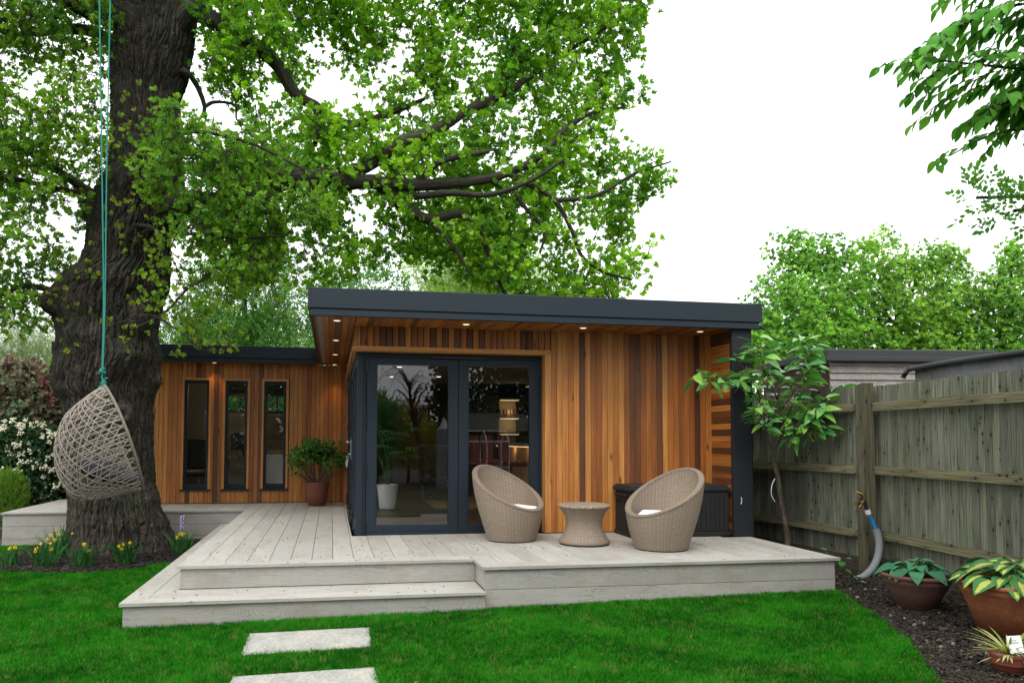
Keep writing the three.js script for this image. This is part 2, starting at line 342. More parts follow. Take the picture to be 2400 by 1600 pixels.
for (let i = 0; i < 3; i++) mesh('soffit_board', boardGeo(-4.6, -0.22, SOF, SOF + 0.022, WZ + 0.01 + i * 0.085, WZ + 0.09 + i * 0.085, 0), cedar[[6, 4, 7][i]], soffit);
{ const g = [box(-0.173, -0.117, SOF + 0.008, SOF + 0.02, WZ + 0.35, -8.26)]; for (let z = -13.4; z < -8.3; z += 0.045) g.push(box(-0.168, -0.122, SOF - 0.001, SOF + 0.008, z, z + 0.025)); mesh('soffit_vent', join(g), std(.30, .29, .26, 0.6), soffit); }
// ---- downlights with warm lamps
const lampGlow = std(1, .9, .75, 0.5, { emissive: rgb(1, .72, .42), emissiveIntensity: 1.3 });
const whiteMetal = std(.72, .72, .70, 0.45);
const spots = [[1.53, -8.52], [2.95, -8.52], [4.45, -8.52], [0.05, -8.53], [0.05, -10.25], [0.05, -12.0], [0.05, -13.62], [-2.04, WZ + 0.12]];
const glowDisc = new THREE.CylinderGeometry(0.036, 0.036, 0.006, 20), ringGeo = new THREE.TorusGeometry(0.042, 0.0065, 6, 24); ringGeo.rotateX(Math.PI / 2);
spots.forEach(([x, z]) => {
  const d = mesh('downlight', glowDisc, lampGlow, soffit); d.position.set(x, SOF - 0.004, z);
  const r = mesh('downlight_ring', ringGeo, whiteMetal, soffit); r.position.set(x, SOF - 0.003, z);
  const s = new THREE.SpotLight(rgb(1, .56, .22), 0.6, 0, 0.66, 0.55, 2); s.position.set(x, SOF - 0.02, z); s.target.position.set(x, 0, z - 0.06);
  s.castShadow = true; s.shadow.radius = 2; scene.add(s, s.target);
});
// ---- roof edge
const FZ = -8.20, RX0 = -0.262, RX1 = 5.085;
const capProfile = (x0, x1, y0, y1, z0, z1) => rbox(x0, x1, y0, y1, z0, z1, 0.008, 3);
mesh('roof', box(RX0 + 0.04, RX1 - 0.03, SOF + 0.05, 3.12, -14.3, FZ - 0.03), membrane, room);
const fascia = mesh('fascia', capProfile(RX0, RX1, 2.917, 3.142, FZ - 0.06, FZ), fasciaMat, room);
mesh('fascia_lip', capProfile(RX0 + 0.02, RX1 - 0.03, SOF - 0.004, 2.912, FZ - 0.06, FZ - 0.014), fasciaMat, room);
mesh('fascia', capProfile(RX0, RX0 + 0.05, 2.917, 3.142, WZ + 0.27, FZ - 0.061), fasciaMat, room);
mesh('fascia_lip', capProfile(RX0 + 0.02, RX0 + 0.06, SOF - 0.004, 2.912, WZ + 0.30, FZ - 0.061), fasciaMat, room);
mesh('fascia', capProfile(RX1 - 0.05, RX1, 2.917, 3.142, -14.3, FZ - 0.061), fasciaMat, room);
mesh('corner_cap', capProfile(RX0 - 0.004, RX0 + 0.036, 2.915, 3.148, FZ - 0.05, FZ + 0.004), fasciaMat, room);
mesh('corner_cap', capProfile(RX1 - 0.04, RX1 + 0.004, 2.915, 3.148, FZ - 0.05, FZ + 0.004), fasciaMat, room);
{ const g = []; for (let i = 0; i < 22; i++) { const s = new THREE.SphereGeometry(0.0055, 8, 5); s.scale(1, 1, 0.6); s.translate(-0.17 + i * 0.245, 2.972 + 0.004 * Math.sin(i * 3), FZ + 0.001); g.push(s); } tag(mesh('fixing_screws', join(g), fasciaMat, room), null, null, null, 'stuff'); }
mesh('gutter_end', join([rbox(RX1 - 0.02, RX1 + 0.09, SOF + 0.02, SOF + 0.065, -8.42, -8.31, 0.015)]), blackMetal, room);
// left wing roof edge
mesh('roof', box(-4.6, RX0 - 0.01, SOF + 0.05, 3.10, -17.3, WZ + 0.24), membrane, room);
mesh('fascia', capProfile(-4.65, RX0 - 0.002, 2.912, 3.125, WZ + 0.24, WZ + 0.30), fasciaMat, room);
mesh('fascia_lip', capProfile(-4.63, RX0 - 0.002, SOF - 0.006, 2.907, WZ + 0.235, WZ + 0.286), fasciaMat, room);

// ---- front glass doors
const DZ = -9.03;
const frame = mesh('door_frame', join([
  rbox(0.302, 0.372, DK, 2.543, DZ - 0.09, DZ, 0.004), rbox(0.373, 0.395, DK, 2.52, DZ - 0.09, DZ - 0.012, 0.003), rbox(0.396, 0.412, DK, 2.50, DZ - 0.09, DZ - 0.022, 0.003),
  rbox(0.374, 2.583, 2.500, 2.543, DZ - 0.09, DZ - 0.004, 0.004), rbox(0.413, 2.55, 2.478, 2.4995, DZ - 0.09, DZ - 0.020, 0.003), rbox(2.555, 2.583, DK, 2.4995, DZ - 0.09, DZ - 0.004, 0.004),
  rbox(0.413, 2.554, DK, 0.392, DZ - 0.10, DZ - 0.006, 0.004)]), anthracite, room);
mesh('trickle_vent', rbox(1.19, 1.86, 2.488, 2.512, DZ - 0.0035, DZ + 0.012, 0.003), blackMetal, frame);
function leaf(x0, x1, hingeX) {
  const y0 = 0.394, y1 = 2.476, z0 = DZ - 0.080, z1 = DZ - 0.014, s = 0.118;
  const d = mesh('door', join([rbox(x0, x0 + s, y0, y1, z0, z1, 0.004), rbox(x1 - s, x1, y0, y1, z0, z1, 0.004), rbox(x0 + s, x1 - s, y1 - 0.068, y1, z0, z1 - 0.001, 0.004), rbox(x0 + s, x1 - s, y0, y0 + 0.08, z0, z1 - 0.001, 0.004)]), anthracite, room);
  mesh('pane', box(x0 + s - 0.005, x1 - s + 0.005, y0 + 0.075, y1 - 0.063, DZ - 0.05, DZ - 0.044), glass, d);
  mesh('gasket', join([box(x0 + s, x0 + s + 0.007, y0 + 0.08, y1 - 0.068, DZ - 0.043, DZ - 0.016), box(x1 - s - 0.007, x1 - s, y0 + 0.08, y1 - 0.068, DZ - 0.043, DZ - 0.016), box(x0 + s + 0.007, x1 - s - 0.007, y1 - 0.077, y1 - 0.068, DZ - 0.043, DZ - 0.016)]), blackMetal, d);
  for (const y of [2.38, 1.74, 1.11, 0.45]) { const h = new THREE.CylinderGeometry(0.010, 0.010, 0.12, 10); h.translate(hingeX, y, DZ - 0.004); mesh('hinge', h, blackMetal, d); }
}
leaf(0.418, 1.530, 0.416); leaf(1.536, 2.552, 2.553);
// ---- side folding doors, seen edge-on
const sideFrame = mesh('door_frame', join([rbox(0.285, 0.37, 2.50, 2.543, -13.295, DZ - 0.092, 0.004), rbox(0.285, 0.37, DK, 0.392, -13.295, DZ - 0.092, 0.004), rbox(0.29, 0.36, 0.394, 2.498, -13.295, -13.25, 0.004)]), anthracite, room);
for (let k = 0; k < 4; k++) {
  const a = DZ - 0.10 - k * 1.03, b = a - 1.02, x0 = 0.298, x1 = 0.352, s = 0.115;
  const d = mesh('door', join([rbox(x0, x1, 0.396, 2.496, a - s, a, 0.004), rbox(x0, x1, 0.396, 2.496, b, b + s, 0.004), rbox(x0, x1 - 0.001, 2.42, 2.496, b + s, a - s, 0.004), rbox(x0, x1 - 0.001, 0.396, 0.48, b + s, a - s, 0.004)]), anthracite, room);
  mesh('pane', box(0.322, 0.328, 0.475, 2.425, b + s - 0.004, a - s + 0.004), glass, d);
  for (const y of [2.35, 1.70, 1.10, 0.50]) { const h = new THREE.CylinderGeometry(0.014, 0.014, 0.12, 10); h.translate(0.288, y, b); mesh('hinge', h, blackMetal, d); }
  for (const q of [a - 0.1, b + 0.12]) mesh('bolt', rbox(0.262, 0.30, 0.40, 0.425, q - 0.02, q + 0.02, 0.004), blackMetal, d);
  if (k === 2) {
    const h = tube([[0.30, 1.46, a - 0.07], [0.245, 1.46, a - 0.07], [0.232, 1.46, a - 0.085], [0.232, 1.46, a - 0.20]], 0.010, 14, 8);
    mesh('handle', join([h, rbox(0.288, 0.299, 1.20, 1.50, a - 0.095, a - 0.045, 0.004)]), steel, d);
    const key = [new THREE.CylinderGeometry(0.016, 0.016, 0.05, 12).rotateZ(Math.PI / 2).translate(0.275, 1.28, a - 0.07)];
    for (let q = 0; q < 4; q++) { key.push(new THREE.TorusGeometry(0.016, 0.003, 6, 16).translate(0.245 - q * 0.005, 1.235 - q * 0.035, a - 0.07)); key.push(rbox(0.238 - q * 0.005, 0.256 - q * 0.004, 1.17 - q * 0.03, 1.20 - q * 0.03, a - 0.075, a - 0.068, 0.002)); }
    mesh('keys', join(key), steel, d);
  }
}
// ---- shell of the rooms behind the glass
const wallDark = std(.022, .028, .026, 0.8), wallBeige = std(.22, .19, .14, 0.85), ceilMat = std(.22, .205, .17, 0.9), oakFloor = std(.115, .075, .045, 0.42, { map: cedarMap, bumpMap: cedarBump, bumpScale: 0.0005 });
mesh('floor', grain(box(0.37, 4.79, 0.25, 0.372, -16.1, DZ - 0.1), 0), oakFloor, room);
mesh('ceiling', box(0.42, 4.80, 2.72, 2.80, -16.1, -9.09), ceilMat, room);
mesh('inner_wall', box(0.42, 4.80, 0.37, 2.72, -16.25, -16.1), wallDark, room);
mesh('inner_wall', box(4.70, 4.795, 0.37, 2.72, -16.1, -9.09), wallDark, room);
mesh('inner_wall', box(0.28, 0.42, 0.37, 2.72, -16.1, -14.03), wallDark, room);
mesh('inner_door', grain(box(1.30, 2.05, 0.372, 2.30, -16.10, -16.05), 1), std(.13, .055, .026, 0.5, { map: cedarMap }), room);
// office in the left wing, with a high window in its back wall
mesh('floor', grain(box(-4.0, 0.27, 0.25, 0.372, -17.0, WZ - 0.18), 0), oakFloor, room);
mesh('ceiling', box(-4.0, 0.27, 2.72, 2.80, -17.0, WZ - 0.175), ceilMat, room);
mesh('inner_wall', join([box(-4.05, 0.27, 0.37, 2.06, -17.15, -17.0), box(-4.05, -2.45, 2.061, 2.80, -17.15, -17.0)]), wallBeige, room);
mesh('window_blind', box(-2.449, 0.27, 2.49, 2.80, -17.15, -16.98), blackPlastic, room);
mesh('inner_wall', box(-4.05, -3.95, 0.37, 2.72, -16.99, WZ - 0.175), wallBeige, room);
mesh('inner_wall', box(0.12, 0.278, 0.37, 2.72, -16.99, WZ - 0.175), wallBeige, room);
{ const f = mesh('window', join([box(-2.449, 0.11, 2.061, 2.11, -17.12, -17.02), box(-2.449, 0.11, 2.44, 2.489, -17.12, -17.02), box(-2.449, -2.40, 2.111, 2.439, -17.12, -17.02), box(-1.20, -1.16, 2.111, 2.439, -17.12, -17.02)]), blackMetal, room);
  mesh('pane', box(-2.40, 0.11, 2.11, 2.44, -17.075, -17.07), glass, f); }
// ================================================================ the deck and its steps
const deck = thing('timber_deck', 'pale wood grain deck with two wide steps in front of the garden room', 'deck');
let dseed = rng(91);
const deckBoard = (pts, y, axis, name = 'deck_board') => { const m = deckMat[Math.floor(dseed() * 3)]; return mesh(name, grain(slab(pts, y - 0.03, y, 0.003), axis, dseed() * 20, dseed() * 20), m, deck); };
const rect = (x0, x1, z0, z1) => [[x0, z0], [x1, z0], [x1, z1], [x0, z1]];
const riser = (x0, x1, y0, y1, z0, z1, axis) => mesh('riser_board', grain(rbox(x0, x1, y0, y1, z0, z1, 0.003, 1), axis, dseed() * 20, dseed() * 20), deckMat[Math.floor(dseed() * 3)], deck);
const PW = 0.192, L = -1.346, F = -7.12, KX = 1.357, F2 = -6.66, RX = 4.93, LF = -12.51, LL = -4.94;
// perimeter boards with mitred corners
deckBoard([[L, F], [KX - 0.003, F], [KX + PW - 0.003, F - PW], [L + PW, F - PW]].slice(0, 4), DK, 0);
deckBoard([[L, F - 0.004], [L + PW - 0.003, F - PW - 0.004], [L + PW - 0.003, LF - PW], [L, LF]], DK, 2);
deckBoard([[KX, F2], [KX + PW, F2 - PW], [KX + PW, F - PW], [KX, F]], DK, 2);
deckBoard([[KX + 0.004, F2], [RX, F2], [RX - PW, F2 - PW], [KX + PW + 0.004, F2 - PW]], DK, 0);
deckBoard([[RX, F2 - 0.004], [RX, -8.26], [RX - PW + 0.003, -8.26], [RX - PW + 0.003, F2 - PW - 0.004]], DK, 2);
deckBoard([[LL, LF], [L, LF], [L + PW, LF - PW], [LL + PW, LF - PW]], DK, 0);
deckBoard([[LL, LF - 0.004], [LL + PW - 0.003, LF - PW - 0.004], [LL + PW - 0.003, -15.5], [LL, -15.5]], DK, 2);
deckBoard(rect(L, L + PW - 0.003, WZ + 0.002, LF - PW - 0.004), DK, 2);
// field boards
const pitch = 0.1977;
for (let i = 0; ; i++) {
  const x0 = L + PW + 0.001 + i * pitch; if (x0 > RX - PW - 0.03) break;
  const x1 = Math.min(x0 + pitch - 0.0042, RX - PW - 0.004);
  const back = x0 < 0.10 ? WZ + 0.002 : x0 < 0.25 ? -9.0 : x1 > 4.70 ? -8.26 : x1 > 2.58 ? -8.93 : DZ + 0.002;
  let front = (x0 + x1) / 2 < KX + 0.1 ? F - PW - 0.005 : F2 - PW - 0.005;
  if (x0 < KX + PW && x1 > KX) { // this board is notched round the inner corner
    deckBoard(rect(x0, x1, back, F - PW - 0.005), DK, 2);
    if (x1 > KX + PW + 0.01) deckBoard(rect(KX + PW + 0.005, x1, F - PW - 0.003, F2 - PW - 0.005), DK, 2);
    continue;
  }
  deckBoard(rect(x0, x1, back, front), DK, 2);
  if (x0 >= 0.10 && x0 < 0.25) deckBoard(rect(x0, 0.255, WZ + 0.002, -9.0 - 0.005), DK, 2);
}
for (let i = 0; i < 24; i++) {
  const x0 = LL + PW + 0.001 + i * pitch, x1 = Math.min(x0 + pitch - 0.0042, L - 0.004); if (x0 > L - 0.02) break;
  deckBoard(rect(x0, x1, x1 < -4.06 ? -15.5 : WZ + 0.002, LF - PW - 0.005), DK, 2);
}
// front faces
riser(L + 0.025, KX + 0.02, 0.150, 0.327, F - 0.05, F - 0.025, 0);
riser(KX + 0.024, RX - 0.05, 0.150, 0.327, F2 - 0.05, F2 - 0.025, 0);
riser(KX + 0.024, RX - 0.05, -0.08, 0.146, F2 - 0.049, F2 - 0.024, 0);
riser(KX + 0.022, KX + 0.046, 0.150, 0.327, F - 0.03, F2 - 0.051, 2);
riser(RX - 0.05, RX - 0.025, -0.08, 0.327, -8.3, F2 - 0.051, 2);
riser(L + 0.025, L + 0.05, 0.150, 0.327, LF - 0.02, F - 0.052, 2);
for (const [a, b] of [[0.150, 0.327], [-0.035, 0.146], [-0.24, -0.039]]) { riser(LL + 0.025, L - 0.001, a, b, LF - 0.05, LF - 0.025, 0); riser(LL + 0.025, LL + 0.05, a, b, -15.5, LF - 0.051, 2); }
// the lower step wraps round the left side
const SX = -1.70, SZ = -6.62, SY = 0.146;
deckBoard([[SX, SZ], [KX + 0.018, SZ], [KX + 0.018, SZ - PW], [SX + PW, SZ - PW]], SY, 0, 'step_board');
deckBoard([[SX, SZ - 0.004], [SX + PW - 0.003, SZ - PW - 0.004], [SX + PW - 0.003, LF - 0.02], [SX, LF - 0.02]], SY, 2, 'step_board');
deckBoard([[SX + PW + 0.003, SZ - PW - 0.005], [KX + 0.018, SZ - PW - 0.005], [KX + 0.018, F - 0.026], [L + 0.022, F - 0.026]], SY, 0, 'step_board');
deckBoard([[SX + PW + 0.002, SZ - PW - 0.010], [L + 0.018, F - 0.030], [L + 0.018, LF - 0.02], [SX + PW + 0.002, LF - 0.02]], SY, 2, 'step_board');
riser(SX + 0.025, KX + 0.020, -0.12, 0.112, SZ - 0.05, SZ - 0.025, 0);
riser(SX + 0.025, SX + 0.05, -0.2, 0.112, LF - 0.02, SZ - 0.051, 2);
mesh('subframe', join([box(L + 0.06, RX - 0.06, -0.3, 0.32, -8.9, F - 0.06), box(KX + 0.05, RX - 0.06, -0.3, 0.318, F - 0.06, F2 - 0.06), box(L + 0.06, 0.25, -0.3, 0.319, WZ, -8.9), box(LL + 0.06, L + 0.06, -0.4, 0.317, -15.4, LF - 0.06), box(SX + 0.06, KX, -0.3, 0.105, F - 0.07, SZ - 0.06), box(SX + 0.06, L + 0.04, -0.3, 0.104, LF - 0.02, F - 0.07)]), membrane, deck);
// ================================================================ the fence on the right
const fence = thing('board_fence', 'weathered close board fence with green tinged rails along the right side', 'fence');
function bay(A, B, y, boards, f) { // A, B rail line in plan; y = [bottom, rails..., top]
  const dir = new THREE.Vector2(B[0] - A[0], B[1] - A[1]), len = dir.length(); dir.normalize();
  const ang = Math.atan2(-dir.y, dir.x);            // local x runs along the bay, local +z faces the garden
  const flip = dir.y > 0 ? Math.PI : 0;
  const place = (g) => { g.rotateY(ang); g.translate(A[0], 0, A[1]); return g; };
  const s = flip ? 1 : -1;                            // garden side
  const n = Math.round(len / boards);
  for (let i = 0; i < n; i++) {
    const a = i * boards, b = a + boards + 0.012, tip = (f() - 0.5) * 0.012;
    const top = 2.115; const g = new THREE.BoxGeometry(b - a, top - 0.2 + tip, 0.013); grain(g, 1, f() * 20, f() * 20);
    g.rotateY(-s * 0.055); g.translate((a + b) / 2, (top + 0.2 + tip) / 2, -s * 0.055 + (f() - 0.5) * 0.003);
    mesh('fence_board', place(g), fenceMats[Math.floor(f() * 4)], fence);
  }
  for (const ry of [0.485, 1.178, 1.878]) {
    const sh = new THREE.Shape([new THREE.Vector2(-0.046, 0.046), new THREE.Vector2(-0.046, -0.046), new THREE.Vector2(0.022, -0.012), new THREE.Vector2(0.030, -0.002), new THREE.Vector2(0.026, 0.006)].map((p) => new THREE.Vector2(p.x * s, p.y)));
    const g = new THREE.ExtrudeGeometry(sh, { depth: len, bevelEnabled: false }); g.rotateY(Math.PI / 2); g.translate(0, ry, 0);
    const p = g.attributes.position; for (let i = 0; i < p.count; i++) p.setY(i, p.getY(i) + 0.005 * Math.sin(p.getX(i) * 2.2 + ry * 7));
    g.computeVertexNormals(); grain(g, 0, f() * 20, f() * 20);
    mesh('rail', place(g), railMat, fence);
  }
  const gb = box(0, len, -0.05, 0.215, -0.03, 0.0); gb.translate(0, 0, -s * 0.03); grain(gb, 0); mesh('gravel_board', place(gb), gravelBoardMat, fence);
}
{ const f = rng(301);
  bay([5.972, -7.57], [5.425, -2.4], null, 0.088, f);
  bay([5.80, -7.52], [5.46, -14.0], null, 0.088, f);
  const p = box(5.785, 5.925, -0.1, 2.115, -7.52, -7.40); grain(p, 1); const pos = p.attributes.position;
  for (let i = 0; i < pos.count; i++) if (pos.getY(i) > 2 && pos.getZ(i) > -7.45) pos.setY(i, 2.145);
  p.computeVertexNormals(); mesh('post', p, postMat, fence);
}
// garden tap on the post, and its lagged pipe
{ const t = thing('garden_tap', 'brass garden tap on the fence post with blue and grey lagged pipe', 'tap');
  const body = [tube([[5.70, 0.87, -7.36], [5.68, 0.87, -7.29], [5.66, 0.87, -7.25], [5.63, 0.86, -7.21]], 0.014, 12, 8), tube([[5.66, 0.87, -7.26], [5.64, 0.91, -7.25], [5.60, 0.94, -7.24]], 0.011, 8, 8), tube([[5.575, 0.955, -7.26], [5.60, 0.945, -7.24], [5.625, 0.93, -7.22]], 0.008, 6, 6), tube([[5.64, 0.865, -7.22], [5.59, 0.83, -7.20], [5.565, 0.79, -7.20]], 0.016, 10, 8), tube([[5.59, 0.835, -7.20], [5.545, 0.84, -7.185], [5.52, 0.835, -7.18]], 0.012, 8, 8)];
  for (const q of [[5.565, 0.79, -7.20], [5.52, 0.835, -7.18]]) body.push(new THREE.CylinderGeometry(0.021, 0.021, 0.022, 6).translate(...q));
  mesh('tap_body', join(body), brass, t);
  mesh('connector', join([tube([[5.685, 0.87, -7.29], [5.70, 0.83, -7.285], [5.712, 0.785, -7.285], [5.722, 0.755, -7.285]], 0.019, 10, 10)]), blackPlastic, t);
  mesh('collar', tube([[5.722, 0.762, -7.285], [5.738, 0.712, -7.283]], 0.029, 4, 12), std(.6, .6, .58, 0.5), t);
  mesh('pipe', tube([[5.735, 0.72, -7.283], [5.765, 0.66, -7.28], [5.79, 0.60, -7.272], [5.81, 0.54, -7.262]], 0.0205, 10, 12), std(.012, .16, .42, 0.45), t);
  mesh('pipe_lagging', tube([[5.808, 0.555, -7.265], [5.825, 0.46, -7.25], [5.82, 0.36, -7.235], [5.78, 0.24, -7.22], [5.70, 0.14, -7.20], [5.58, 0.065, -7.18], [5.50, 0.04, -7.17]], 0.038, 30, 14), std(.17, .18, .19, 0.85, { bumpMap: grit, bumpScale: 0.001 }), t);
}
// ================================================================ seats and table on the deck
function surf(fn, nu, nv, us, vs) { // fn(u, v) -> Vector3; closed in u
  const g = new THREE.PlaneGeometry(1, 1, nu, nv), p = g.attributes.position, uv = g.attributes.uv;
  for (let i = 0; i < p.count; i++) { const u = uv.getX(i), v = uv.getY(i), q = fn(u, v); p.setXYZ(i, q.x, q.y, q.z); uv.setXY(i, u * us, v * vs); }
  g.computeVertexNormals();
  const n = g.attributes.normal, w = nu + 1;
  for (let j = 0; j <= nv; j++) { const a = j * w, b = a + nu; const x = n.getX(a) + n.getX(b), y = n.getY(a) + n.getY(b), z = n.getZ(a) + n.getZ(b), l = Math.hypot(x, y, z) || 1; n.setXYZ(a, x / l, y / l, z / l); n.setXYZ(b, x / l, y / l, z / l); }
  return g;
}
const tubR = (y) => { const k = [[0, .272], [.08, .297], [.2, .335], [.35, .372], [.5, .395], [.65, .405], [.86, .398]]; for (let i = 1; i < k.length; i++) if (y <= k[i][0]) { const t = (y - k[i - 1][0]) / (k[i][0] - k[i - 1][0]); return lerp(k[i - 1][1], k[i][1], t); } return .398; };
function tubChair(label, x, z, face) {
  const c = thing('wicker_tub_chair', label, 'chair', [x, DK, z], 0, 'round wicker chairs on the deck');
  const ang = (u) => u * Math.PI * 2, rim = (u) => { const k = Math.cos(ang(u) - face); return 0.605 - 0.235 * k - 0.012 * (1 - k * k); };
  const T = 0.062, lean = (y) => -0.075 * smooth(0.1, 0.9, y), at = (u, r, y) => V(Math.sin(ang(u)) * r + Math.sin(face) * lean(y), y, Math.cos(ang(u)) * r + Math.cos(face) * lean(y));
  mesh('shell', surf((u, v) => { const y = 0.012 + v * (rim(u) - 0.012 - 0.02); return at(u, tubR(y), y); }, 96, 26, 14, 6.5), cane, c);
  mesh('inner_shell', surf((u, v) => { const y = rim(u) - 0.02 - v * (rim(u) - 0.02 - 0.31); return at(u, Math.max(0.2, tubR(y) - T - 0.02 * v), y); }, 96, 22, 13, 5), cane, c);
  mesh('rim', surf((u, v) => { const a = Math.PI * v, r0 = tubR(rim(u)) - T / 2; return at(u, r0 + Math.cos(a) * (T / 2 + 0.003), rim(u) - 0.02 + Math.sin(a) * 0.026); }, 96, 10, 36, 1.4), cane, c);
  const base = new THREE.CylinderGeometry(0.268, 0.262, 0.012, 48); base.translate(0, 0.006, 0); mesh('base', base, blackPlastic, c);
  const seat = new THREE.CircleGeometry(0.32, 40); seat.rotateX(-Math.PI / 2); seat.translate(0, 0.30, 0); mesh('seat', seat, cane, c);
  return c;
}
tubChair('round wicker tub chair in front of the glass doors, facing right', 2.04, -8.385, 0.62);
tubChair('round wicker tub chair beside the black storage box, facing left', 3.44, -7.49, -1.18);
function cushion(label, x, z, face) {
  const c = mesh('seat_cushion', rbox(-0.20, 0.20, 0, 0.085, -0.20, 0.20, 0.038, 4), whiteCloth); c.position.set(x, DK + 0.305, z); c.rotation.y = face;
  return tag(c, label, 'cushion', 'white seat pads in the wicker chairs');
}
cushion('white seat pad in the wicker chair by the doors', 2.07, -8.37, 0.4);
cushion('white seat pad in the wicker chair by the storage box', 3.41, -7.475, -0.5);
{ const t = thing('wicker_side_table', 'low waisted wicker side table between the two tub chairs', 'side table', [2.755, DK, -7.955]);
  const prof = [[.262, .012], [.275, .02], [.272, .045], [.248, .085], [.222, .13], [.203, .18], [.196, .225], [.201, .27], [.218, .32], [.243, .362], [.268, .392]];
  const cv = new THREE.CatmullRomCurve3(prof.map(([r, y]) => V(r, y, 0)));
  mesh('body', surf((u, v) => { const q = cv.getPointAt(v), a = u * Math.PI * 2; return V(Math.sin(a) * q.x, q.y, Math.cos(a) * q.x); }, 80, 30, 11, 5), cane, t);
  const top = lathe([[0.001, .440], [.255, .440], [.278, .436], [.288, .424], [.287, .406], [.270, .394], [.2, .394]], 64); const uv = top.attributes.uv, p = top.attributes.position; for (let i = 0; i < p.count; i++) uv.setXY(i, p.getX(i) / .12, p.getZ(i) / .10); mesh('table_top', top, cane, t);
  const base = new THREE.CylinderGeometry(0.262, 0.258, 0.013, 48); base.translate(0, 0.0065, 0); mesh('base', base, blackPlastic, t);
}
{ const b = thing('storage_box', 'black plastic storage box standing against the cedar wall', 'storage box', [0, DK, 0]);
  const g = [rbox(3.47, 4.70, 0.03, 0.535, -8.86, -8.345, 0.015), rbox(3.455, 4.715, 0.0, 0.05, -8.865, -8.335, 0.012)];
  for (let x = 3.53; x < 4.66; x += 0.0585) g.push(box(x, x + 0.045, 0.07, 0.47, -8.346, -8.338));
  for (let z = -8.82; z < -8.40; z += 0.0585) g.push(box(3.463, 3.472, 0.07, 0.42, z, z + 0.045));
  mesh('body', join(g), blackPlastic, b);
  const lid = [rbox(3.44, 4.72, 0.535, 0.585, -8.87, -8.325, 0.014), rbox(3.46, 4.70, 0.575, 0.607, -8.855, -8.345, 0.016)];
  mesh('lid', join(lid), blackPlastic, b);
  mesh('handle', join([rbox(3.440, 3.465, 0.47, 0.50, -8.80, -8.45, 0.008), rbox(3.444, 3.466, 0.43, 0.442, -8.80, -8.45, 0.004)]), blackPlastic, b);
}
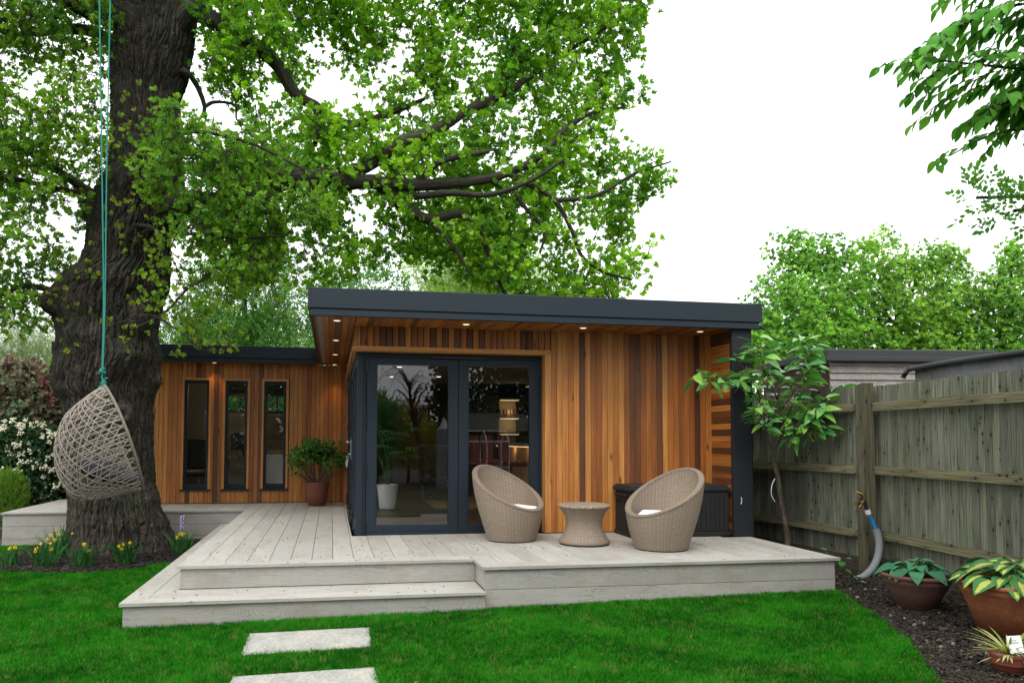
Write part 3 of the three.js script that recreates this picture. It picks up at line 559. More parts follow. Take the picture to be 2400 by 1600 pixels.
// ================================================================ hanging egg chair
{ const P0 = V(-2.75, 2.14, -9.80), A = V(0.485, -1.27, 0.02).normalize(), Nn = V(-0.92, -0.351, 0.36).normalize(), Wd = new THREE.Vector3().crossVectors(A, Nn).normalize();
  const e = thing('hanging_egg_chair', 'open weave beige egg chair hanging on green rope before the oak trunk', 'hanging chair', [0, 0, 0]);
  const pa = [0, .097, .219, .457, .705, .953, 1.19, 1.30, 1.36], pd = [0, .28, .52, .70, .785, .80, .735, .42, 0];
  const prof = new THREE.CatmullRomCurve3(pa.map((a, i) => V(a, pd[i], 0)), false, 'centripetal');
  const S = (t, ph, off = 0) => {
    const q = prof.getPointAt(clamp(t, 0, 1)), tr = 0.5 - 0.5 * Math.cos(Math.PI * clamp(t, 0, 1)), ar = 1.36 * tr, w = 0.53 * Math.pow(Math.sin(Math.PI * clamp(tr, 0.0001, 0.9999)), 0.62);
    const s = Math.sin(ph), c = Math.cos(ph), a = lerp(q.x, ar, s * s);
    const d = Math.max(0, q.y * Math.pow(Math.max(0, c), 0.8));
    return P0.clone().addScaledVector(A, a).addScaledVector(Nn, d * (1 + off)).addScaledVector(Wd, w * s * (1 + off));
  };
  const f = rng(77), strands = [];
  const line = (t0, p0, t1, p1, r) => { const pts = [], off = (f() - 0.5) * 0.016; for (let i = 0; i <= 26; i++) { const k = i / 26; pts.push(S(lerp(t0, t1, k), lerp(p0, p1, k), off)); } strands.push(tube(pts, r, 44, 5)); };
  const hp = Math.PI / 2;
  for (let i = 0; i < 50; i++) { const t = 0.02 + 0.96 * (i + f() * 0.5) / 50, k = (i % 2 ? 1 : -1) * R(0.03, 0.085, f); line(clamp(t - k, 0.01, 0.99), -hp, clamp(t + k, 0.01, 0.99), hp, 0.0056); }
  for (const sg of [-1, 1]) for (let i = 0; i < 34; i++) { const c = -2.6 + 5.2 * (i + f() * 0.5) / 34, w = R(0.9, 1.25, f), pts = []; // slanting strands, cut where they meet the rim
    const off = (f() - 0.5) * 0.016; for (let k = 0; k <= 60; k++) { const t = 0.04 + 0.92 * k / 60, ph = c + sg * w * (t - 0.5) * 2; if (Math.abs(ph) <= hp) pts.push(S(t, ph, off)); } if (pts.length > 8) strands.push(tube(pts, 0.0054, 44, 5)); }
  mesh('woven_shell', join(strands), std(.25, .215, .175, 0.65), e).userData.kind = 'stuff';
  const rimPts = []; for (let i = 0; i <= 24; i++) rimPts.push(S(i / 24, hp)); for (let i = 23; i > 0; i--) rimPts.push(S(i / 24, -hp));
  const rimG = tube(rimPts, 0.019, 120, 8, true); { const uv = rimG.attributes.uv; for (let i = 0; i < uv.count; i++) uv.setXY(i, uv.getX(i) * 40, uv.getY(i)); }
  mesh('rim', rimG, std(.33, .29, .24, 0.65, { map: weaveMap, bumpMap: weaveBump, bumpScale: 0.004 }), e);
  const c = new THREE.IcosahedronGeometry(1, 14), p = c.attributes.position;
  for (let i = 0; i < p.count; i++) { const v = V(p.getX(i), p.getY(i), p.getZ(i)), k = 1 + 0.10 * Math.sin(v.x * 6) * Math.sin(v.z * 6) + 0.05 * N3.noise(v.x * 3, v.y * 3, v.z * 3); p.setXYZ(i, v.x * 0.40 * k, v.y * 0.11 * k, v.z * 0.36 * k); }
  c.computeVertexNormals();
  const cu = mesh('chair_cushion', c, std(.010, .014, .022, 0.9, { bumpMap: grit, bumpScale: 0.001 })); cu.rotation.z = -0.30; cu.position.set(-2.66, 1.07, -9.82);
  tag(cu, 'dark navy tufted cushion lying in the hanging egg chair', 'cushion');
  // rope: two strands from the bough, knotted above the chair
  const ropeMat = std(.012, .23, .185, 0.7), rope = thing('green_rope', 'twin green rope tied from the oak bough to the egg chair', 'rope');
  mesh('rope_strand', tube([[-2.775, 2.33, -9.79], [-2.768, 3.05, -9.76], [-2.81, 5.0, -9.66], [-2.86, 6.9, -9.57], [-2.90, 8.6, -9.5]], 0.0085, 40, 7), ropeMat, rope);
  mesh('rope_strand', tube([[-2.765, 2.33, -9.785], [-2.753, 3.05, -9.755], [-2.75, 5.0, -9.66], [-2.735, 6.9, -9.57], [-2.725, 8.6, -9.5]], 0.0085, 40, 7), ropeMat, rope);
  const kn = []; for (let i = 0; i <= 60; i++) { const a = i / 60 * Math.PI * 6; kn.push(V(-2.772 + Math.cos(a) * (0.026 + 0.008 * Math.sin(a * 1.7)), 2.345 - i / 60 * 0.055 + 0.012 * Math.sin(a * 2.3), -9.785 + Math.sin(a) * 0.026)); }
  const kn2 = []; for (let i = 0; i <= 50; i++) { const a = i / 50 * Math.PI * 5; kn2.push(V(-2.755 + Math.cos(a) * 0.026 + 0.006 * Math.sin(a * 3), 2.195 - i / 50 * 0.05, -9.79 + Math.sin(a) * 0.03)); }
  mesh('knot', join([tube(kn, 0.0095, 110, 6), tube(kn2, 0.0095, 90, 6), tube([[-2.765, 2.30, -9.785], [-2.775, 2.25, -9.79], [-2.755, 2.20, -9.79]], 0.010, 10, 6), tube([[-2.755, 2.205, -9.78], [-2.72, 2.235, -9.775], [-2.70, 2.23, -9.77]], 0.008, 8, 6), tube([[-2.76, 2.16, -9.78], [-2.79, 2.13, -9.77], [-2.805, 2.11, -9.77]], 0.008, 8, 6)]), ropeMat, rope);
}
// ================================================================ stepping stones
{ const sm = std(.41, .415, .385, 0.85, { map: stoneMap, bumpMap: stoneMap, bumpScale: 0.006 });
  const stone = (pts, label) => { const g = slab(pts, -0.04, 0, 0.008), p = g.attributes.position; for (let i = 0; i < p.count; i++) p.setY(i, p.getY(i) + gy(p.getX(i), p.getZ(i)) + 0.016); grain(g, 0); tag(mesh('stepping_stone', g, sm), label, 'paving stone', 'stone slabs sunk in the lawn'); };
  const wob = (a, b, f) => { const o = []; for (let i = 0; i < 8; i++) o.push([lerp(a[0], b[0], i / 8) + (i ? (f() - 0.5) * 0.012 : 0), lerp(a[1], b[1], i / 8) + (i ? (f() - 0.5) * 0.012 : 0)]); return o; };
  const quad = (q, f) => q.flatMap((p, i) => wob(p, q[(i + 1) % 4], f));
  stone(quad([[-0.62, -6.23], [0.325, -6.21], [0.31, -5.64], [-0.615, -5.60]], rng(8)), 'grey stone slab in the lawn nearest the step');
  stone(quad([[-0.61, -5.11], [0.305, -5.12], [0.315, -4.50], [-0.63, -4.48]], rng(9)), 'grey stone slab in the lawn farther from the step');
}
// ================================================================ pots
const potWall = (r0, r1, h, rim, t = 0.014) => [[0.001, 0.0], [r0, 0.0], [r0 + (r1 - r0) * 0.5, h * 0.5], [r1 - rim * 0.5, h - 0.075], [r1 - rim * 0.5, h - 0.072], [r1 - rim * 0.35, h - 0.070], [r1 - rim * 0.3, h - 0.035], [r1 - rim * 0.2, h - 0.033], [r1, h - 0.028], [r1 + 0.004, h - 0.012], [r1 - 0.004, h], [r1 - rim * 0.6, h - 0.001], [r1 - rim - t, h - 0.03], [r1 - rim - t - 0.02, h - 0.06], [0.001, h - 0.06]];
function pot(name, label, x, y, z, r0, r1, h, rim, mat, group) {
  const o = thing(name, label, 'pot', [x, y, z], 0, group);
  mesh('pot_body', lathe(potWall(r0, r1, h, rim), 56), mat, o);
  const so = new THREE.CylinderGeometry(r1 - rim - 0.03, r1 - rim - 0.05, 0.02, 32); so.translate(0, h - 0.05, 0); mesh('soil', so, soilMat, o);
  return o;
}
const hosta1Pot = pot('clay_pot', 'weathered wide clay pot with a blue green hosta', 5.02, gy(5, -5.8) + 0.01, -5.80, 0.145, 0.275, 0.305, 0.045, terracottaOld);
for (const a of [0.3, 2.4, 4.5]) { const g = rbox(-0.035, 0.035, -0.012, 0.03, -0.02, 0.02, 0.01); g.rotateY(a); g.translate(Math.sin(a) * 0.14, 0, Math.cos(a) * 0.14); mesh('foot', g, terracottaOld, hosta1Pot); }
const hosta2Pot = pot('clay_pot', 'large smooth orange pot with a yellow striped hosta', 5.12, gy(5, -4.9), -4.92, 0.25, 0.385, 0.40, 0.035, terracotta);
const grassPot = pot('plastic_pot', 'small brown plastic pot with striped grass and a white tag', 4.225, gy(4.2, -4.1), -4.13, 0.072, 0.108, 0.145, 0.012, plasticPot);
const shrubPot = pot('plastic_pot', 'brown plastic pot with a leafy azalea against the cedar wing', -0.225, DK, -13.20, 0.148, 0.212, 0.405, 0.02, plasticPot);
// ================================================================ leaves and how they are put together
function blade(len, wf, n = 6, fold = 0.25, droop = 0.15, wave = 0) { // base at the origin, tip towards +z, face up
  const pos = [], uv = [], idx = [];
  for (let i = 0; i <= n; i++) {
    const t = i / n, w = wf(t) * len, y = -droop * len * t * t, wv = wave * Math.sin(t * 9) * len;
    pos.push(-w, y + fold * w + wv, len * t, 0, y, len * t, w, y + fold * w - wv, len * t); uv.push(0, t, 0.5, t, 1, t);
    if (i < n) { const a = i * 3; idx.push(a, a + 3, a + 1, a + 1, a + 3, a + 4, a + 1, a + 4, a + 2, a + 2, a + 4, a + 5); }
  }
  const g = new THREE.BufferGeometry();
  g.setAttribute('position', new THREE.Float32BufferAttribute(pos, 3)); g.setAttribute('uv', new THREE.Float32BufferAttribute(uv, 2)); g.setIndex(idx); g.computeVertexNormals();
  return g;
}
const ovate = (k) => (t) => k * Math.pow(Math.sin(Math.PI * Math.pow(t, 0.8)), 0.85) + (t < 0.02 ? 0 : 0);
const lobed = (k) => (t) => (t <= 0.01 || t >= 0.99 ? 0.02 : k * (0.35 + 0.75 * t) * Math.pow(Math.sin(Math.PI * Math.pow(t, 1.15)), 0.5) * (1 + 0.34 * Math.cos(t * Math.PI * 7)));
function cluster(leaf, n, spread, f, scale = [0.75, 1.1]) { // leaves round a shoot that points to +z
  const l = [];
  for (let i = 0; i < n; i++) {
    const g = leaf.clone(), s = R(...scale, f), a = i * 2.4 + f() * 0.7, tilt = spread * (0.65 + 0.5 * f());
    g.scale(s, s, s); g.rotateZ((f() - 0.5) * 0.8); g.rotateX(-tilt); g.rotateZ(a); g.translate(0, 0, (f() - 0.6) * 0.045); l.push(g);
  }
  return join(l);
}
function sprig(leaf, n, len, f) { // leaves left and right along a shoot
  const l = [];
  for (let i = 0; i < n; i++) { const t = (i + 0.5) / n, g = leaf.clone(), s = R(0.7, 1.1, f) * (1 - 0.25 * t); g.scale(s, s, s); g.rotateZ((f() - 0.5) * 1.2); g.rotateX((f() - 0.4) * 0.5); g.rotateY((i % 2 ? 1 : -1) * R(0.6, 1.1, f)); g.translate(0, (f() - 0.5) * 0.02, t * len); l.push(g); }
  { const g = leaf.clone(); g.translate(0, 0, len); l.push(g); }
  return join(l);
}
const up = V(0, 1, 0), fwd = V(0, 0, 1);
const look = (d, roll = 0) => new THREE.Quaternion().setFromUnitVectors(fwd, d.clone().normalize()).multiply(new THREE.Quaternion().setFromAxisAngle(fwd, roll));
function inside(pts, x, y) { let c = false; for (let i = 0, j = pts.length - 1; i < pts.length; j = i++) if ((pts[i][1] > y) !== (pts[j][1] > y) && x < ((pts[j][0] - pts[i][0]) * (y - pts[i][1])) / (pts[j][1] - pts[i][1]) + pts[i][0]) c = !c; return c; }
const mixC = (a, b, t) => rgb(lerp(a[0], b[0], t), lerp(a[1], b[1], t), lerp(a[2], b[2], t));

// ================================================================ the oak
const oak = thing('oak_tree', 'huge old oak with burred grey trunk and spreading leafy boughs', 'tree');
{ // trunk: left and right edge at each height, ridged bark in relief
  const P = [[8.9, -3.10, -1.95], [8.3, -3.12, -2.0], [7.87, -3.17, -2.10], [7.47, -3.25, -2.13], [7.06, -3.30, -2.19], [6.56, -3.27, -2.31], [6.07, -3.25, -2.27], [5.57, -3.27, -2.25], [5.15, -3.41, -2.22], [4.75, -3.50, -2.32], [4.42, -3.54, -2.42], [4.10, -3.60, -2.40], [3.77, -3.90, -2.42], [3.44, -4.00, -2.52], [3.12, -3.91, -2.57], [2.93, -3.90, -2.56], [2.70, -3.93, -2.50], [2.46, -3.97, -2.55], [2.24, -3.95, -2.61], [2.01, -3.80, -2.61], [1.75, -3.76, -2.60], [1.39, -3.75, -2.59], [0.92, -3.72, -2.55], [0.57, -3.69, -2.46], [0.22, -3.69, -2.35], [-0.02, -3.73, -2.27], [-0.22, -3.83, -2.16]].reverse();
  const edge = (y) => { let i = 1; while (i < P.length - 1 && P[i][0] < y) i++; const [a, b] = [P[i - 1], P[i]], t = smooth(0, 1, (y - a[0]) / (b[0] - a[0])); return [lerp(a[1], b[1], t), lerp(a[2], b[2], t)]; };
  const burrs = [[3.1, -2.2, .30, .20], [2.5, -2.7, .26, .16], [3.45, -1.2, .24, .16], [2.62, 0.5, .22, .14], [2.3, 1.45, .2, .12], [3.2, 0.9, .24, .16], [2.95, -0.4, .2, .13], [4.4, 0.2, .26, .12], [4.85, 1.3, .25, .13], [4.9, -1.5, .25, .15], [1.85, 0.55, .16, .09], [3.7, 0.1, .2, .1], [5.1, -0.6, .24, .1], [7.3, 0.4, .35, .08], [2.9, 0.05, .16, .10]];
  const cr = (i, j, k) => { const v = Math.sin(i * 127.1 + j * 311.7 + k * 74.7) * 43758.5453; return v - Math.floor(v); };
  const cells = (x, yy, per) => { const ix = Math.floor(x), iy = Math.floor(yy); let f1 = 9, f2 = 9; for (let i = -1; i <= 1; i++) for (let j = -1; j <= 1; j++) { const qx = ix + i, qy = iy + j, m = ((qx % per) + per) % per, d = Math.hypot(qx + cr(m, qy, 1) - x, (qy + cr(m, qy, 2) - yy) * 1.0); if (d < f1) { f2 = f1; f1 = d; } else if (d < f2) f2 = d; } return f2 - f1; };
  const NU = 520, NV = 760, y0 = -0.22, y1 = 8.85;
  const g = new THREE.PlaneGeometry(1, 1, NU, NV), p = g.attributes.position, uv = g.attributes.uv;
  for (let i = 0; i < p.count; i++) {
    const u = uv.getX(i), v = uv.getY(i), y = lerp(y0, y1, v), a = u * Math.PI * 2 - Math.PI;      // a = 0 faces the garden
    const [xl, xr] = edge(y), cx = (xl + xr) / 2, r = (xr - xl) / 2, s = Math.sin(a), c = Math.cos(a);
    let k = 0;
    for (const [by, ba, br, bh] of burrs) { let da = a - ba; da -= Math.round(da / 6.2832) * 6.2832; const q = Math.hypot(da * r, (y - by) * 0.9) / br; k += bh * Math.exp(-q * q * 1.6) * (1 + 0.5 * fbm(a * 5 + by, y * 6, 3, 3)); }
    const tw = a + 0.10 * fbm(s * 1.3, y * 0.8, c * 1.3, 3) + y * 0.035;
    const wx = N3.noise(s * 6, y * 1.7, c * 6), wy = N3.noise(s * 9 + 4, y * 2.5, c * 9);
    const e = cells((tw / 6.28318 + 0.5) * 66 + wx * 0.8, y * 2.5 + wy * 0.35 + 0.3 * wx, 66), br = cells((tw / 6.28318 + 0.5) * 66 + wx * 0.8, y * 9 + wy, 66), fine = fbm(s * 24, y * 9, c * 24, 3), big = N3.noise(s * 11, y * 0.9, c * 11);
    const bark = 0.040 * smooth(0.01, 0.34, e) + 0.010 * smooth(0.0, 0.25, br) + 0.022 * fine + 0.020 * big;
    const flute = 0.05 * N3.noise(s * 2.2, y * 0.35, c * 2.2) + (y < 0.5 ? (0.5 - y) * 0.16 * (0.5 + 0.5 * Math.sin(a * 7 + 1)) : 0);
    const rr = r * (0.985 + flute) + k + bark - 0.035;
    p.setXYZ(i, cx + s * rr, y, -11.68 + c * rr * 0.96);
    uv.setXY(i, u * 5, y * 0.9);
  }
  g.computeVertexNormals();
  mesh('trunk', g, barkMat, oak);
  const scar = new THREE.TorusGeometry(0.075, 0.045, 10, 24); scar.scale(1, 1.15, 0.8); const sp = scar.attributes.position; for (let i = 0; i < sp.count; i++) { const q = 1 + 0.12 * N3.noise(sp.getX(i) * 22, sp.getY(i) * 22, 4); sp.setXY(i, sp.getX(i) * q, sp.getY(i) * q); } scar.computeVertexNormals(); scar.rotateY(0.45); scar.translate(-2.82, 1.83, -10.95);
  mesh('knot_scar', scar, std(.17, .155, .125, 0.9, { map: barkMap, bumpMap: barkMap, bumpScale: 0.006 }), oak);
}
const limbs = {
  A: [[[-2.35, 7.55, -11.5], [-2.08, 7.79, -11.3], [-1.65, 7.53, -11.17], [-1.16, 7.30, -11.20], [-0.86, 7.08, -11.26], [-0.60, 6.69, -11.33], [-0.29, 6.54, -11.39], [0.10, 6.32, -11.43], [0.75, 6.54, -11.51], [1.4, 6.9, -11.6]], .17, .03],
  A2: [[[-1.05, 7.25, -11.18], [-0.92, 7.66, -11.24], [-0.81, 8.10, -11.30], [-0.6, 8.7, -11.28]], .07, .03],
  A3: [[[-0.29, 6.54, -11.39], [-0.25, 6.24, -11.29], [-0.29, 5.91, -11.22]], .06, .035],
  B: [[[-2.6, 4.95, -11.6], [-1.95, 4.87, -11.15], [-1.44, 4.80, -10.86], [-1.02, 5.01, -10.68], [-0.49, 5.19, -10.68], [0.16, 5.17, -10.67], [0.65, 5.17, -10.68], [0.90, 4.96, -10.75], [1.34, 4.73, -10.79], [1.88, 4.82, -10.79], [2.17, 4.46, -10.76], [2.38, 3.98, -10.84], [2.60, 3.62, -10.93]], .23, .022],
  C: [[[-0.30, 5.19, -10.69], [0.16, 5.28, -10.69], [0.46, 5.43, -10.70], [0.95, 5.80, -10.70], [1.39, 5.99, -10.71], [1.97, 6.41, -10.80], [2.64, 6.81, -10.86], [3.27, 7.33, -10.93], [3.98, 7.84, -10.98], [4.4, 8.15, -11.02]], .125, .02],
  D: [[[0.60, 5.16, -10.67], [1.39, 5.20, -10.65], [2.32, 5.34, -10.58], [2.96, 5.66, -10.56], [3.45, 6.19, -10.65], [3.96, 6.53, -10.75], [4.4, 6.64, -10.78]], .11, .018],
  D2: [[[1.2, 5.2, -10.66], [1.45, 5.45, -10.5], [2.2, 5.65, -10.4]], .06, .03],
  E: [[[1.15, 5.02, -10.69], [1.68, 5.04, -10.51], [2.20, 4.99, -10.32], [2.71, 5.14, -10.12], [3.18, 5.44, -10.02]], .06, .02],
  F: [[[2.20, 5.33, -10.60], [2.57, 5.12, -10.55], [2.79, 4.87, -10.53], [3.01, 4.63, -10.50], [3.04, 4.44, -10.50], [2.98, 4.24, -10.52]], .05, .018],
  G: [[[2.51, 5.40, -10.56], [3.19, 5.00, -10.45], [3.47, 4.59, -10.52], [3.66, 4.24, -10.61], [4.01, 3.99, -10.56], [4.4, 3.9, -10.5]], .05, .015],
  G2: [[[3.19, 5.0, -10.45], [3.8, 5.1, -10.4], [4.4, 5.45, -10.35], [4.95, 5.65, -10.3]], .04, .012],
  H: [[[1.34, 4.73, -10.79], [1.7, 4.35, -10.7], [2.0, 3.9, -10.75]], .04, .015],
  L1: [[[-2.7, 7.4, -11.55], [-3.00, 7.66, -11.45], [-3.43, 7.80, -11.48], [-3.93, 8.0, -11.55], [-4.6, 8.4, -11.63]], .30, .14],
  L2: [[[-2.9, 7.25, -11.6], [-3.31, 7.41, -11.6], [-3.68, 7.58, -11.73], [-4.68, 7.68, -12.20], [-5.11, 7.56, -12.39], [-5.9, 7.45, -12.59]], .11, .035],
  L3: [[[-3.1, 4.9, -11.65], [-3.49, 5.08, -11.62], [-3.86, 5.31, -11.57], [-4.38, 5.64, -11.54], [-4.74, 5.89, -11.59], [-5.4, 6.17, -11.67]], .085, .02],
  L4: [[[-3.7, 3.55, -11.7], [-4.35, 3.68, -11.63], [-4.67, 3.54, -11.59], [-5.2, 3.46, -11.55]], .06, .018],
  L5: [[[-3.2, 5.0, -11.55], [-3.97, 5.06, -11.39], [-4.37, 5.11, -11.26], [-5.2, 5.02, -11.26]], .06, .018],
  T1: [[[-2.5, 7.7, -11.6], [-2.39, 8.3, -11.5], [-2.2, 9.6, -11.5]], .38, .22],
  T2: [[[-2.85, 7.6, -11.6], [-3.05, 8.41, -11.5], [-3.64, 9.4, -11.44]], .36, .22],
  R0: [[[-2.9, 8.2, -11.5], [-2.85, 8.55, -10.6], [-2.8, 8.62, -9.5], [-2.7, 8.9, -8.4]], .20, .08],
  S1: [[[-2.3, 6.95, -11.5], [-2.16, 6.89, -11.35], [-2.04, 6.76, -11.48], [-1.94, 6.49, -11.58], [-1.96, 6.33, -11.59]], .05, .03],
  S2: [[[-1.93, 6.49, -11.58], [-1.82, 6.60, -11.65], [-1.50, 6.55, -11.60], [-1.47, 6.34, -11.60], [-1.36, 6.25, -11.6]], .032, .012],
  R1: [[[-2.75, 4.5, -11.1], [-2.51, 4.43, -10.87], [-2.29, 4.29, -10.63], [-1.70, 4.24, -10.43], [-1.24, 4.16, -10.25], [-0.6, 4.2, -10.1]], .03, .012],
  R2: [[[-2.7, 3.05, -11.1], [-2.44, 3.14, -10.92], [-2.17, 3.28, -10.66], [-1.96, 3.44, -10.41], [-1.66, 3.62, -10.25]], .028, .012],
  R3: [[[-2.75, 5.3, -11.1], [-2.5, 5.45, -10.6], [-1.9, 5.5, -10.1], [-1.1, 5.3, -9.8], [-0.4, 5.0, -9.8]], .04, .014],
  R4: [[[-2.9, 3.1, -11.0], [-2.4, 3.15, -10.6], [-1.98, 2.9, -10.44], [-1.70, 2.68, -10.38], [-1.36, 2.66, -10.25]], .018, .006],
};
const limbPts = [];
for (const [k, [pts, r0, r1]] of Object.entries(limbs)) {
  const seg = Math.max(16, pts.length * 8), g = tube(pts, (t) => lerp(r0, r1, Math.pow(t, 0.8)), seg, 12), p = g.attributes.position, n = g.attributes.normal, uv = g.attributes.uv;
  for (let i = 0; i < p.count; i++) { const x = p.getX(i), y = p.getY(i), z = p.getZ(i), rr = lerp(r0, r1, uv.getX(i)), d = rr * 0.28 * fbm(x * 5, y * 5, z * 5, 3); p.setXYZ(i, x + n.getX(i) * d, y + n.getY(i) * d, z + n.getZ(i) * d); uv.setXY(i, uv.getY(i) * 1.2, uv.getX(i) * 6); }
  g.computeVertexNormals(); mesh('limb', g, r0 > 0.25 ? barkMat : barkDark, oak);
  const c = new THREE.CatmullRomCurve3(pts.map((q) => V(...q)), false, 'centripetal'); for (let i = 0; i <= 24; i++) limbPts.push(c.getPointAt(i / 24));
}
const near = (list, q) => { let b = list[0], d = 1e9; for (const l of list) { const e = l.distanceToSquared(q); if (e < d) { d = e; b = l; } } return [b, Math.sqrt(d)]; };
// clumps of leafy shoots inside an outline; each clump hangs on a twig from the nearest limb
function foliage(list, opt, f, mats, cols, twigs) {
  const { outline, gaps = [], z, n, per, rad, thr, c0, c1, size } = opt;
  const xs = outline.map((p) => p[0]), ys = outline.map((p) => p[1]), bx = [Math.min(...xs), Math.max(...xs)], by = [Math.min(...ys), Math.max(...ys)];
  let made = 0, tries = 0;
  while (made < n && tries++ < n * 40) {
    const x = R(...bx, f), y = R(...by, f), zz = R(...z, f);
    if (!inside(outline, x, y)) continue;
    if (gaps.some(([gx, gyy, rx, ry]) => Math.hypot((x - gx) / (rx + rad * 0.25), (y - gyy) / (ry + rad * 0.25)) < 1)) continue;
    if (fbm(x * 1.1, y * 1.1, zz * 0.9, 2) < thr) continue;
    const q = V(x, y, zz), [b, d] = near(list, q);
    if (d > 0.1) { const m = b.clone().lerp(q, 0.5); m.y += R(-0.10, 0.12, f) * Math.min(1, d); m.x += R(-0.1, 0.1, f); twigs.push(tube([b, m, q], (t) => lerp(0.004 + 0.005 * Math.min(2, d), 0.004, t), 7, 5)); if (d > 0.35) for (let k = 1; k < 5; k++) list.push(b.clone().lerp(q, k / 5)); }
    const tone = clamp(0.5 + 0.9 * fbm(x * 0.7 + 4, y * 0.7, zz * 0.7, 2) + R(-0.3, 0.3, f), 0, 1);
    for (let k = 0; k < per; k++) {
      const o = V(R(-1, 1, f), R(-1, 1, f), R(-1, 1, f)); if (o.lengthSq() > 1) { k--; continue; }
      const pos = q.clone().addScaledVector(o, rad), d2 = o.clone().add(V(R(-.5, .5, f), R(-.2, .7, f), R(-.5, .5, f)));
      mats.push(M4(pos, look(d2, f() * 6.28), R(...size, f))); cols.push(mixC(c0, c1, clamp(tone + R(-0.25, 0.25, f), 0, 1)));
      if (k % 2 === 0) twigs.push(tube([q, q.clone().lerp(pos, 0.6).add(V(0, R(-.03, .04, f), 0)), pos], 0.0035, 3, 4));
    }
    made++;
  }
}
const oakLeaf = blade(0.069, lobed(0.28), 9, 0.22, 0.16);
{ const f = rng(4242), rosettes = [0, 1, 2].map(() => cluster(oakLeaf, 11, 1.1, f));
  const mats = [], cols = [], twigs = [], white = leafMat(1, 1, 1, { transmission: 0.56 });
  foliage(limbPts, { outline: [[5.17, 9.75], [5.02, 8.49], [4.80, 8.05], [4.65, 7.55], [4.30, 7.17], [4.72, 6.87], [4.57, 6.17], [4.89, 6.20], [4.64, 5.70], [5.32, 5.68], [4.92, 5.25], [4.63, 5.03], [4.91, 4.74], [4.63, 4.49], [4.98, 4.37], [4.70, 4.02], [4.28, 3.62], [3.32, 3.45], [2.75, 3.55], [2.3, 4.0], [1.5, 4.35], [0.7, 4.4], [0.12, 4.15], [-0.84, 3.80], [-1.31, 3.84], [-1.78, 4.30], [-2.14, 5.13], [-2.10, 5.87], [-1.35, 5.99], [-1.24, 6.56], [-1.95, 6.99], [-2.04, 9.0]],
    gaps: [[-1.70, 6.36, .45, .36], [-.88, 6.59, .25, .31], [.20, 7.26, .31, .25], [.06, 6.73, .25, .31], [.96, 7.46, .28, .31], [2.06, 7.63, .28, .25], [2.12, 7.11, .15, .25], [1.86, 6.53, .22, .19], [2.82, 6.38, .37, .25], [2.99, 5.99, .25, .15], [1.28, 6.77, .22, .19], [.58, 6.84, .19, .15], [-.41, 7.07, .19, .25], [-.17, 7.54, .15, .19], [3.95, 7.24, .25, .31], [4.07, 4.60, .28, .31], [1.68, 5.05, .37, .15], [-.49, 4.37, .25, .19], [.48, 4.79, .25, .19], [3.53, 5.36, .15, .19], [3.25, 4.29, .25, .19]],
    z: [-12.4, -10.35], n: 1900, per: 9, rad: 0.22, thr: -0.17, c0: [.075, .28, .008], c1: [.36, .66, .015], size: [0.85, 1.25] }, f, mats, cols, twigs);
  foliage(limbPts, { outline: [[-5.6, 8.9], [-2.80, 8.9], [-3.11, 7.03], [-3.12, 6.29], [-3.12, 5.11], [-3.37, 4.79], [-3.44, 4.30], [-3.81, 3.80], [-3.85, 3.20], [-4.18, 3.05], [-5.2, 3.20]], gaps: [[-4.50, 6.54, .37, .37], [-3.78, 6.57, .43, .22], [-4.38, 6.24, .43, .15], [-4.14, 4.74, .28, .15], [-4.43, 4.25, .31, .25], [-3.66, 4.41, .25, .25], [-4.11, 3.66, .31, .15], [-3.51, 5.09, .19, .25], [-3.34, 6.95, .19, .19]],
    z: [-12.3, -10.3], n: 980, per: 8, rad: 0.24, thr: -0.16, c0: [.07, .23, .01], c1: [.26, .48, .02], size: [0.7, 1.05] }, f, mats, cols, twigs);
  foliage(limbPts, { outline: [[-2.45, 5.5], [-2.2, 5.75], [-1.97, 5.75], [-1.91, 5.47], [-1.22, 5.52], [-.46, 5.46], [.09, 4.93], [-.12, 4.35], [-.44, 3.88], [-.98, 3.74], [-1.40, 3.50], [-1.62, 4.04], [-2.04, 4.24], [-2.35, 4.76], [-2.45, 5.23]], z: [-10.7, -9.5], n: 270, per: 7, rad: 0.24, thr: -0.10, c0: [.10, .28, .012], c1: [.28, .52, .02], size: [0.7, 1.0] }, f, mats, cols, twigs);
  foliage(limbPts, { outline: [[-2.35, 4.2], [-1.0, 4.3], [-.45, 3.75], [-1.15, 3.35], [-1.35, 2.8], [-2.1, 2.75], [-2.4, 3.3]], z: [-10.7, -9.9], n: 70, per: 6, rad: 0.22, thr: -0.15, c0: [.13, .30, .015], c1: [.32, .50, .025], size: [0.65, 0.95] }, f, mats, cols, twigs);
